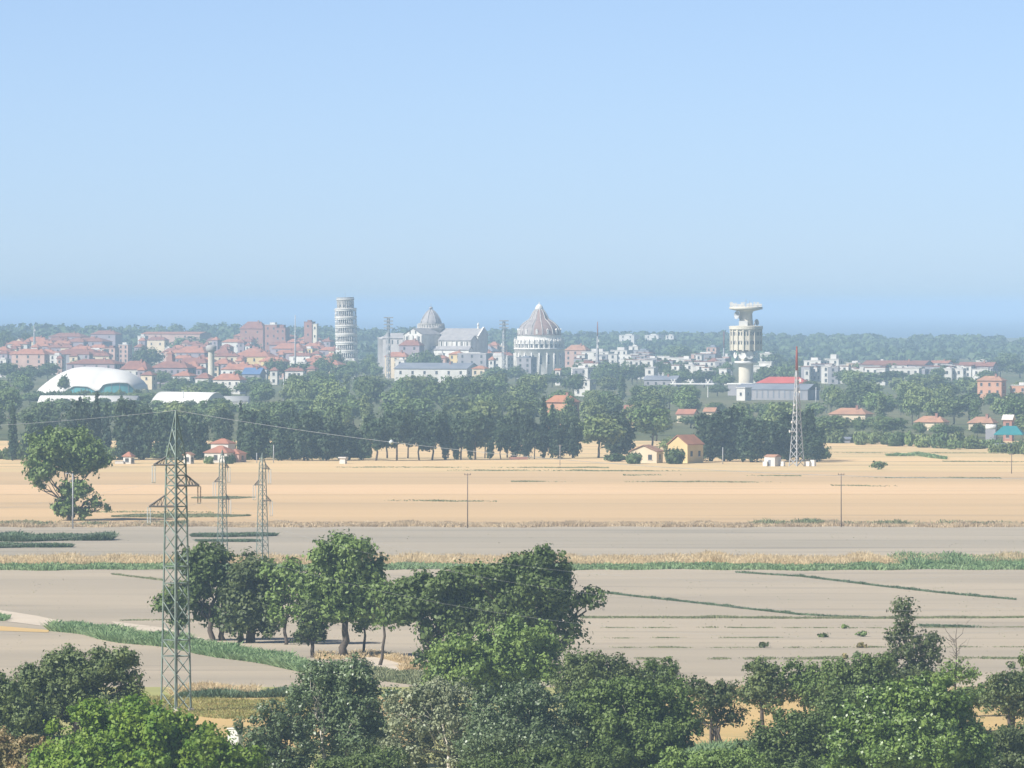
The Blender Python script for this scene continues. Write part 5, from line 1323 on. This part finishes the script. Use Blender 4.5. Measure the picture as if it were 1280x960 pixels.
# gallery with columns, gables and pinnacles
mb = MB(); rg = rb - .4; mb.lathe([(rg, zy(435.2)), (rg, zy(424.8)), (rg - 1.5, zy(424.6)), (rg - 1.5, zy(419)), (rg - .8, zy(418.6))], 60, 0); gal = mb.build('upper_wall', M['marble'], o)
for i in range(30):
    a = 2 * math.pi * i / 30; ca, sa = math.cos(a), math.sin(a)
    mb = MB(); q = .1
    hw = rb * math.pi / 30 * .86
    vs = [(rb * ca + hw * sa, rb * sa - hw * ca, zy(430)), (rb * ca - hw * sa, rb * sa + hw * ca, zy(430)), (rb * ca, rb * sa, zy(423.6))]
    vs += [(x * .965, y * .965, z) for x, y, z in vs]
    mb.add(vs, [(0, 1, 2), (5, 4, 3), (0, 3, 4, 1), (1, 4, 5, 2), (2, 5, 3, 0)]); mb.build('gable', M['marble'], gal)
    a2 = a + math.pi / 30; mb = MB(); x, y = (rb + .1) * math.cos(a2), (rb + .1) * math.sin(a2)
    mb.lathe([(.42, zy(435.4)), (.36, zy(428)), (.5, zy(427.6)), (.35, zy(424.6)), (.03, zy(421.4))], 6, 0, (x, y)); mb.build('pinnacle', M['marble'], gal)
    if -195 < math.degrees(a) - 360 < 15 or math.degrees(a) < 15:
        mb = MB(); mb.box(-.55, .55, -.2, .2, zy(434.3), zy(431)); mb.tube([(0, -.2, zy(431)), (0, .2, zy(431))], .55, 10); w_ = mb.build('window', M['window'], gal); w_.location = (rg * ca, rg * sa, 0); w_.rotation_euler = (0, 0, a + math.pi / 2)
prof = [(27.4, 418.8), (27.2, 416), (26, 411.5), (23.4, 407.4), (19.5, 403.6), (15.5, 400.8), (13, 399.6), (11.4, 397.5), (9.6, 393.5), (7.6, 390), (5.4, 387.2), (4.8, 386.6)]
NS = 24
def side(j):
    a = 360 * (j + .5) / NS
    return 1 if (a > 262 or a < 75) else 0
mb = MB(); mb.lathe([(r * k, zy(y)) for r, y in prof], NS, 0, (0, 0), True, 0, False, side); dome = mb.build('dome', [M['leadpink'], M['leadred']], o)
for i in range(12):
    a = 2 * math.pi * i / 12 + R(8); mb = MB(); mb.tube([((r * k + .12) * math.cos(a), (r * k + .12) * math.sin(a), zy(y)) for r, y in prof], .30, 6); mb.build('rib', M['marble_grey'], dome)
for i in range(12):
    a = 2 * math.pi * i / 12 + R(23); mb = MB(); r = 26.2 * k
    mb.box(-.7, .7, -.7, .3, zy(417.5), zy(412.8)); mb.add([(-.9, -.8, zy(412.8)), (.9, -.8, zy(412.8)), (0, -.8, zy(410.6)), (-.9, .9, zy(412.8)), (.9, .9, zy(412.8)), (0, .9, zy(410.6))], [(0, 1, 2), (5, 4, 3), (1, 4, 5, 2), (0, 2, 5, 3)])
    w_ = mb.build('dormer', M['marble'], dome); w_.location = (r * math.cos(a), r * math.sin(a), 0); w_.rotation_euler = (0, 0, a + math.pi / 2)
mb = MB(); mb.lathe([(5.0 * k, zy(387)), (5.2 * k, zy(386)), (4.9 * k, zy(384.4)), (3.8 * k, zy(382.4)), (2.0 * k, zy(380.8)), (.7 * k, zy(380.2)), (.5 * k, zy(378.6)), (.1, zy(377))], 20); mb.build('cap', M['marble'], dome)

# relay tower
d = 4200.0; k = d / F; zy = lambda y: Z(y, d)
o = empty('relay_tower', (X(932.5, d), d, 0)); tag(o, 'massive pale concrete relay tower with a wide drum, dishes and crowning disc', 'tower')
mb = MB(); mb.lathe([(9.2 * k, 0), (9.2 * k, zy(455)), (9.0 * k, zy(436))], 28); mb.build('shaft', M['concrete'], o)
mb = MB(); mb.lathe([(9 * k, zy(455)), (14.5 * k, zy(454)), (14.5 * k, zy(451.6)), (9 * k, zy(451))], 32); mb.build('lower_ring', M['dish'], o)
mb = MB(); mb.lathe([(8.6 * k, zy(451)), (9 * k, zy(440)), (16 * k, zy(437.4))], 28); mb.build('dish_level', M['concrete_grey'], o)
for px, r_, az in ((-8, 5.0, -18), (5.5, 5.2, 16), (-16, 4.0, -62), (15, 3.6, 60)):
    a = R(az - 90); c = Vector((14.5 * k * math.cos(a), 14.5 * k * math.sin(a), zy(444))); nrm = Vector((math.cos(a), math.sin(a), 0))
    mb = MB(); u = Vector((0, 0, 1)); v_ = nrm.cross(u)
    ring = []
    for rr, off in ((.1, -.5), (r_ * k * .6, -.25), (r_ * k, .35), (r_ * k, .55), (r_ * k * .9, .5), (.1, .35)):
        for j in range(20):
            an = 2 * math.pi * j / 20; ring.append(tuple(c + nrm * off + (u * math.cos(an) + v_ * math.sin(an)) * rr))
    fs = [(i * 20 + j, i * 20 + (j + 1) % 20, (i + 1) * 20 + (j + 1) % 20, (i + 1) * 20 + j) for i in range(5) for j in range(20)]
    mb.add(ring, fs, 0, True); mb.bar(c, c - nrm * 6.0 * k, .35); mb.build('dish', M['dish'], o)
RD = 20.0 * k
mb = MB(); mb.lathe([(9 * k, zy(437.6)), (RD - .4, zy(437.4)), (RD - .4, zy(412)), (RD + .5, zy(411.6)), (RD + .5, zy(407.8)), (RD - .2, zy(407.4)), (8 * k, zy(407))], 36, 0, smooth=False); drum = mb.build('drum', M['concrete'], o)
for i in range(16):
    a = 2 * math.pi * i / 16 + R(10); mb = MB(); mb.box(-.45, .45, -.35, .35, zy(438.4), zy(412)); w_ = mb.build('buttress', M['concrete'], drum); w_.location = ((RD - .1) * math.cos(a), (RD - .1) * math.sin(a), 0); w_.rotation_euler = (0, 0, a + math.pi / 2)
for i in range(16):
    for zz, hh in ((417, 1.0), (428.5, .8)):
        a = 2 * math.pi * (i + .5) / 16 + R(10)
        for q in (-.9, .9):
            mb = MB(); mb.box(q - .5, q + .5, -.12, .12, zy(zz) - hh, zy(zz) + hh); w_ = mb.build('window', M['window'], drum); w_.location = ((RD - .42) * math.cos(a), (RD - .42) * math.sin(a), 0); w_.rotation_euler = (0, 0, a + math.pi / 2)
mb = MB(); mb.lathe([(RD - .25, zy(426.6)), (RD - .25, zy(425.6))], 36, 0); mb.build('ledge', M['concrete_grey'], drum)
mb = MB(); mb.lathe([(9.0 * k, zy(407.2)), (8.8 * k, zy(402)), (8.2 * k, zy(400)), (8.0 * k, zy(392)), (9 * k, zy(389))], 28); mb.build('neck', M['concrete'], o)
mb = MB(); mb.box(-9 * k, 1.5 * k, -15 * k, -8.5 * k, zy(407.2), zy(401)); mb.build('cabin', M['dish'], o)
for px, y, r_, az in ((-11, 394, 5.4, -55), (12.5, 403, 4.2, 52)):
    a = R(az - 90); nrm = Vector((math.cos(a), math.sin(a), .12)).normalized(); c = Vector((px * k, -3.5, zy(y))); u = Vector((0, 0, 1)); v_ = nrm.cross(u).normalized(); u = v_.cross(nrm)
    ring = []
    for rr, off in ((.1, -1.0), (r_ * k * .6, -.55), (r_ * k, .5), (r_ * k * .93, .45), (r_ * k * .55, -.4), (.1, -.8)):
        for j in range(20):
            an = 2 * math.pi * j / 20; ring.append(tuple(c + nrm * off + (u * math.cos(an) + v_ * math.sin(an)) * rr))
    fs = [(i * 20 + j, i * 20 + (j + 1) % 20, (i + 1) * 20 + (j + 1) % 20, (i + 1) * 20 + j) for i in range(5) for j in range(20)]
    mb = MB(); mb.add(ring, fs, 0, True); mb.tube([c - nrm * .8, c - nrm * 2 + Vector((0, 0, -2.5)), (c.x * .8, -2.5, zy(407.2))], .4, 6); mb.tube([c - nrm * .7, c + nrm * 2.2], .1, 5); mb.build('parabolic_dish', M['steel_pale'], o)
mb = MB(); mb.lathe([(8.5 * k, zy(389.4)), (12 * k, zy(388.4)), (20.5 * k, zy(386.6)), (20.8 * k, zy(385.8)), (20.8 * k, zy(383.6)), (19.6 * k, zy(383.4)), (.1, zy(383.2))], 40, 0); disc = mb.build('crown_disc', M['concrete'], o)
ga = np.random.default_rng(9)
for i in range(26):
    a = 2 * math.pi * i / 26 + ga.normal() * .05; r = 19 * k * (1 if i % 3 else .75); x, y = r * math.cos(a), r * math.sin(a); hh = ga.uniform(377.3, 380.5)
    mb = MB(); mb.bar((x, y, zy(383.4)), (x, y, zy(hh)), .10); q = ga.uniform(.3, .65); mb.box(x - q, x + q, y - .22, y + .22, zy(hh) - 2.0, zy(hh)); mb.build('antenna_panel', M['dish'], disc)
mb = MB(); mb.lathe([(20.4 * k, zy(382.2)), (20.4 * k, zy(381.9))], 40); mb.bar((0, 0, zy(383.3)), (0, 0, zy(374)), .15); mb.bar((2, 1, zy(383.3)), (2, 1, zy(376)), .12); mb.build('railing', M['steel_pale'], disc)

def simple_house(name, label, cat, px, d, w, dp, h, rh, kind, wall, roof, rot, win=8, chim=False, ov=.35):
    o = empty(name, (X(px, d), d, 0), R(rot)); tag(o, label, cat)
    mb = MB(); mb.box(-w / 2, w / 2, -dp / 2, dp / 2, -.2, h)
    if kind == 'gablef': mb.add([(-w / 2, -dp / 2, h), (w / 2, -dp / 2, h), (0, -dp / 2, h + rh * .9), (-w / 2, dp / 2, h), (w / 2, dp / 2, h), (0, dp / 2, h + rh * .9)], [(0, 1, 2), (4, 3, 5)])
    mb.build('wall', M[wall], o)
    mb = MB()
    if kind == 'flat': mb.box(-w / 2 - ov, w / 2 + ov, -dp / 2 - ov, dp / 2 + ov, h, h + rh)
    else: roof_mesh(mb, kind, w, dp, h + .02, rh, ov)
    r = mb.build('roof', M[roof], o)
    if chim:
        mb = MB(); mb.box(w * .18 - .4, w * .18 + .4, -.4, .4, h + rh * .5, h + rh + .9); mb.build('chimney', M['brick'], r)
    if win: add_windows(o, w, dp, h, win)
    return o
# relay tower yard: canopy, shed, long red roof
simple_house('long_building', 'long red metal roofed building behind the relay tower foot', 'building', 980, 4330, 29, 12, Z(479, 4330), 3.6, 'hip', 'white', 'redmetal', -18, 10)
o = simple_house('warehouse', 'big blue grey shed with white end wall at the foot of the relay tower', 'warehouse', 972, 3990, 40, 16, Z(487, 3990), 2.8, 'gable', 'grey', 'greyroof', -24, 0)
mb = MB()
for i in range(12): mb.box(-18 + i * 3.1, -17.3 + i * 3.1, -8.12, -8.0, 1.0, Z(487, 3990) - .4)
mb.build('cladding_rib', M['greyroof'], o)
simple_house('annex', 'bright white end building of the blue grey shed', 'building', 930, 3960, 5.2, 6, Z(485, 3960), .35, 'flat', 'white', 'flat', -35, 2)
simple_house('canopy_roof', 'flat white roof slab ringing the relay tower foot', 'canopy', 932, 4185, 15, 13, Z(480.5, 4185), .7, 'flat', 'grey', 'membrane', -30, 0)
simple_house('annex', 'cream annex at the end of the long red metal roof', 'building', 1014, 4280, 4.6, 5, Z(481, 4280), .35, 'flat', 'cream', 'flat', -30, 2)
d = 4100; o = empty('canopy', (X(867, d), d, 0), R(-14)); tag(o, 'white canopy with forked posts in the wood left of the relay tower', 'canopy')
z_ = Z(479, d); mb = MB(); mb.box(-12, 12, -4, 4, z_ - .6, z_); mb.build('roof', M['membrane'], o)
for x in (-10.5, -1.0, 8.5):
    mb = MB(); mb.bar((x, -3, 0), (x, -3, z_ - .6), .3); mb.bar((x, -3, z_), (x - 1.2, -3, z_ + 2.2), .28); mb.bar((x, -3, z_), (x + 1.2, -3, z_ + 2.2), .28); mb.build('post', M['membrane'], o)
for px, y, lab in ((958, 452, 'white awning strip right of the relay tower shaft'), (950, 457, 'small white awning lower right of the relay tower shaft')):
    simple_house('awning', lab, 'awning', px, 4700, 8, 5, Z(y, 4700) - .5, .5, 'flat', 'white', 'membrane', -20, 0)

# sports halls
def barrel(name, label, px, d, w, dp, hwall, rise, rot, wall='membrane', roof='membrane', lens=False, gable='membrane', cat='hall'):
    o = empty(name, (X(px, d), d + dp * .3, 0), R(rot)); tag(o, label, cat)
    n = 16; mb = MB(); mg = MB(); 
    prof = [(-dp / 2 + dp * i / n, hwall + rise * math.sin(math.pi * i / n) ** .8) for i in range(n + 1)]
    vs = []
    for x in (-w / 2, w / 2):
        for y, z in prof: vs.append((x, y, z))
    for x in (-w / 2, w / 2):
        for y, z in prof: vs.append((x, y, z - .3))
    m_ = n + 1; fs = []
    for i in range(n): fs.append((i, m_ + i, m_ + i + 1, i + 1)); fs.append((2 * m_ + i + 1, 3 * m_ + i + 1, 3 * m_ + i, 2 * m_ + i)); fs.append((m_ + i, 3 * m_ + i, 3 * m_ + i + 1, m_ + i + 1)); fs.append((i + 1, 2 * m_ + i + 1, 2 * m_ + i, i))
    mb.add(vs, fs, 0, True); mb.build('roof', M[roof], o)
    for x in (-w / 2 + .4, w / 2 - .4):
        vs = [(x, y, z - .2) for y, z in prof] + [(x, prof[-1][0], 0), (x, prof[0][0], 0)]
        mg.add(vs, [tuple(range(len(vs)))])
    mg.add([(-w / 2 + .4, -dp / 2 + .3, 0), (w / 2 - .4, -dp / 2 + .3, 0), (w / 2 - .4, -dp / 2 + .3, hwall), (-w / 2 + .4, -dp / 2 + .3, hwall)], [(0, 1, 2, 3)])
    mg.build('wall', M[gable], o)
    return o
# the big hall: a lens shaped white shell over teal glazing
d = 4280.0; k = d / F; o = empty('sports_hall', (X(114, d), d + 14, 0), R(-16)); tag(o, 'large white domed sports hall with teal glazed front', 'hall')
W_, Dp = 60.0, 42.0
nx, ny = 28, 14; vs = []; fs = []
def zshell(u, v): 
    px_ = 50 + (u * .5 + .5) * 128
    top = interp(px_, [50, 56, 65, 75, 88, 100, 120, 140, 155, 165, 172, 178], [483.5, 478, 471, 465, 460, 458.5, 459, 461.5, 464.5, 470, 476, 486])
    return max(.6, Z(top, d)) 
def zedge(u):
    px_ = 50 + (u * .5 + .5) * 128
    return interp(px_, [50, 90, 106, 124, 135, 142, 158, 171, 178], [.2, .4, 4.4, 3.9, .9, 5.4, 6.3, 6.0, .4])
for j in range(ny + 1):
    v = j / ny
    for i in range(nx + 1):
        u = -1 + 2 * i / nx; zt_, ze = zshell(u, v), min(zedge(u), zshell(u, v) * .8)
        f = math.sin(min(1, v / .62) * math.pi / 2) ** .8 if v < .62 else math.cos((v - .62) / .38 * math.pi / 2 * .98) ** .8
        half = (.35 + .65 * math.sqrt(max(0, 1 - u * u * .97)))
        vs.append((u * W_ / 2, (-.5 + v) * Dp * half, ze + (zt_ - ze) * f))
for j in range(ny):
    for i in range(nx):
        a_ = j * (nx + 1) + i; fs.append((a_, a_ + 1, a_ + nx + 2, a_ + nx + 1))
mb = MB(); mb.add(vs, fs, 0, True); sh = mb.build('roof', M['membrane'], o)
so_ = sh.modifiers.new('thick', 'SOLIDIFY'); so_.thickness = .5
fr = [vs[i] for i in range(nx + 1)]
mb = MB(); n_ = nx + 1
mb.add([(x, y + 1.0, 0) for x, y, z in fr] + [(x, y + 1.0, z + .2) for x, y, z in fr], [(i, i + 1, n_ + i + 1, n_ + i) for i in range(nx)]); mb.build('glazed_wall', M['teal'], o)
mb = MB()
for i in range(2, nx - 1, 2): mb.bar((fr[i][0], fr[i][1] + .85, 0), (fr[i][0], fr[i][1] + .85, fr[i][2]), .12)
mb.build('glazing_bar', M['steel_pale'], o)
d = 3600.0
barrel('long_shed', 'long white barrel roofed shed in front of the domed hall', 112, d, 47, 20, Z(509, d), 5.4, -10)
barrel('arched_shed', 'white barrel shed with round arched end beside the long one', 236, 3560, 44, 15, Z(508, 3560) * .6, 7.5, -52)
barrel('arched_shed', 'low white barrel roof showing as a bright strip behind the near pylon top', 262, 3680, 38, 12, Z(500, 3680) * .8, 2.6, -4)
# chimney, brick stub tower, yellow block
d = 4700; k = d / F; o = empty('chimney_tower', (X(264, d), d, 0)); tag(o, 'cream round chimney tower with a wider tank head above the red roofs', 'tower')
zy = lambda y: Z(y, d)
mb = MB(); mb.lathe([(2.1, 0), (1.9, zy(440))], 20); mb.build('shaft', M['concrete'], o)
mb = MB(); mb.lathe([(1.9, zy(440)), (3.2, zy(438)), (3.3, zy(433)), (2.4, zy(431.5)), (.1, zy(431))], 20); mb.build('tank', M['concrete_grey'], o)
d = 5050; k = d / F; o = empty('brick_tower', (X(213.5, d), d, 0), R(-25)); tag(o, 'short square brick tower rising from a mauve hipped roof', 'tower')
zy = lambda y: Z(y, d); mb = MB(); mb.box(-2.2, 2.2, -2.2, 2.2, 0, zy(446)); mb.box(-1.7, 1.7, -1.7, 1.7, zy(446), zy(442)); mb.build('wall', M['brick'], o)
mb = MB(); mb.add([(-2, -2, zy(442)), (2, -2, zy(442)), (2, 2, zy(442)), (-2, 2, zy(442)), (0, 0, zy(439.5))], [(0, 1, 4), (1, 2, 4), (2, 3, 4), (3, 0, 4)]); mb.build('roof', M['redroof'], o)

# houses at the edge of the golden field
d = gd(579)
simple_house('farmhouse', 'yellow gabled farmhouse with orange tiled roof at the edge of the golden field', 'house', 857, d + 4, 7.0, 9.5, 5.6, 2.9, 'gablef', 'yellow', 'orangeroof', -32, 1)
simple_house('farm_shed', 'low cream gabled farm shed left of the yellow farmhouse', 'shed', 808, d + 4, 8.6, 6.5, 3.5, 1.9, 'gablef', 'cream', 'tanroof', -18, 2)
d = gd(580)
o = simple_house('villa', 'red roofed villa with white walls behind the second pylon', 'house', 276, d + 24, 7.8, 7, 3.0, 2.2, 'hip', 'white', 'redroof', -25, 6)
simple_house('villa_wing', 'raised white topped rear block with red roof behind the villa', 'house', 279, d + 36, 6, 5, 5.6, 1.6, 'hip', 'white', 'redroof', -25, 4)
simple_house('villa_wing', 'small red roofed side wing right of the villa', 'house', 295, d + 26, 4.5, 5, 2.6, 1.6, 'hip', 'pink', 'redroof', -25, 2)
simple_house('garden_shed', 'little white walled shed just right of the near pylon', 'shed', 236, d + 3, 2.4, 2.2, 2.6, .8, 'gablef', 'white', 'tanroof', -25, 1)
simple_house('garden_shed', 'little cream shed with red top left of the near pylon', 'shed', 161, d + 3, 2.6, 2.4, 2.2, 1.5, 'hip', 'white', 'redroof', -25, 1)
simple_house('garden_shed', 'small white hut at the start of the row of bare trunks', 'shed', 429, d + 4, 1.8, 1.6, 1.7, .4, 'flat', 'white', 'flat', -20, 0)
simple_house('boundary_wall', 'low pale wall at the field edge left of the near pylon', 'wall', 149, d + 2, 2.6, .5, .8, .15, 'flat', 'white', 'flat', 0, 0, ov=.08)
o = empty('hoarding', (X(648, gd(575)), gd(575) + 1, 0)); tag(o, 'long low dark red hoarding at the foot of the cypress', 'hoarding')
mb = MB(); mb.box(-2.9, 2.9, -.05, .05, .15, .95); mb.build('panel', M['brick'], o)
for x in (-2.8, 0, 2.8):
    mb = MB(); mb.bar((x, .1, -.2), (x, .1, 1.0), .06); mb.build('post', M['steel_dark'], o)
# teal tent, kiosk roof, van cover
d = gd(562); o = empty('tent', (X(1272, d), d + 40, 0), R(-12)); tag(o, 'teal pitched tent roof at the picture edge by the kiosk', 'tent')
mb = MB(); mb.add([(-5, -4, 4.6), (5, -4, 4.6), (5, 4, 4.6), (-5, 4, 4.6), (-2.2, 0, 7.4), (2.2, 0, 7.4), (-5, -4, 4.3), (5, -4, 4.3), (5, 4, 4.3), (-5, 4, 4.3)], [(0, 1, 5, 4), (1, 2, 5), (2, 3, 4, 5), (3, 0, 4), (6, 7, 1, 0), (7, 8, 2, 1), (8, 9, 3, 2), (9, 6, 0, 3), (9, 8, 7, 6)]); mb.build('roof', M['tealroof'], o)
for x, y in ((-4.7, -3.7), (4.7, -3.7), (4.7, 3.7), (-4.7, 3.7)):
    mb = MB(); mb.bar((x, y, 0), (x, y, 4.4), .12); mb.build('post', M['steel_dark'], o)
simple_house('field_barn', 'long low grey barn under the teal tent at the field edge', 'barn', 1262, gd(564), 9, 4, 1.5, .9, 'gable', 'grey', 'greyroof', -8, 0)
simple_house('field_barn', 'low dark barn at the field edge right of the mast cabinets', 'barn', 1050, gd(553.5), 7.5, 4, 1.2, .7, 'gable', 'grey', 'greyroof', -8, 0)
d = 2790; o = empty('covered_trailer', (X(1239, d), d, 3.2), R(-20)); o.location.z = 0; tag(o, 'white covered trailer below the tan roofed house by the kiosk', 'trailer')
zz = Z(537, d); mb = MB(); mb.tube([(-1.9, 0, zz + .9), (1.9, 0, zz + .9)], [1.0, 1.0], 14); mb.build('cover', M['membrane'], o)
mb = MB(); mb.box(-1.9, 1.9, -.9, .9, 0, zz + .1); mb.build('body', M['grey'], o)
# white field hut low between the bright tree and the poplar
d = 815; o = empty('field_hut', (X(294, d), d, 0), R(-20)); tag(o, 'small bright white box hut half hidden between bright tree and thin poplar', 'hut')
zt_ = Z(911, d); mb = MB(); mb.box(-.62, .62, -.6, .6, 0, zt_); mb.build('wall', M['membrane'], o)
mb = MB(); mb.box(-.7, .7, -.68, .68, zt_, zt_ + .1); mb.build('roof', M['dish'], o)
mb = MB(); mb.box(-.3, .3, -.63, -.6, .1, zt_ * .6); mb.build('door', M['flat'], o)

# ------------------------------------------------------------------ render settings
sc.render.engine = 'CYCLES'
cy = sc.cycles
cy.use_denoising = True
try: cy.denoiser = 'OPENIMAGEDENOISE'
except Exception: pass
cy.max_bounces = 5; cy.diffuse_bounces = 2; cy.glossy_bounces = 1; cy.transmission_bounces = 2; cy.volume_bounces = 1; cy.transparent_max_bounces = 4
cy.caustics_reflective = False; cy.caustics_refractive = False
sc.view_settings.view_transform = 'Standard'; sc.view_settings.look = 'None'
sc.view_settings.exposure = .57; sc.view_settings.gamma = 1
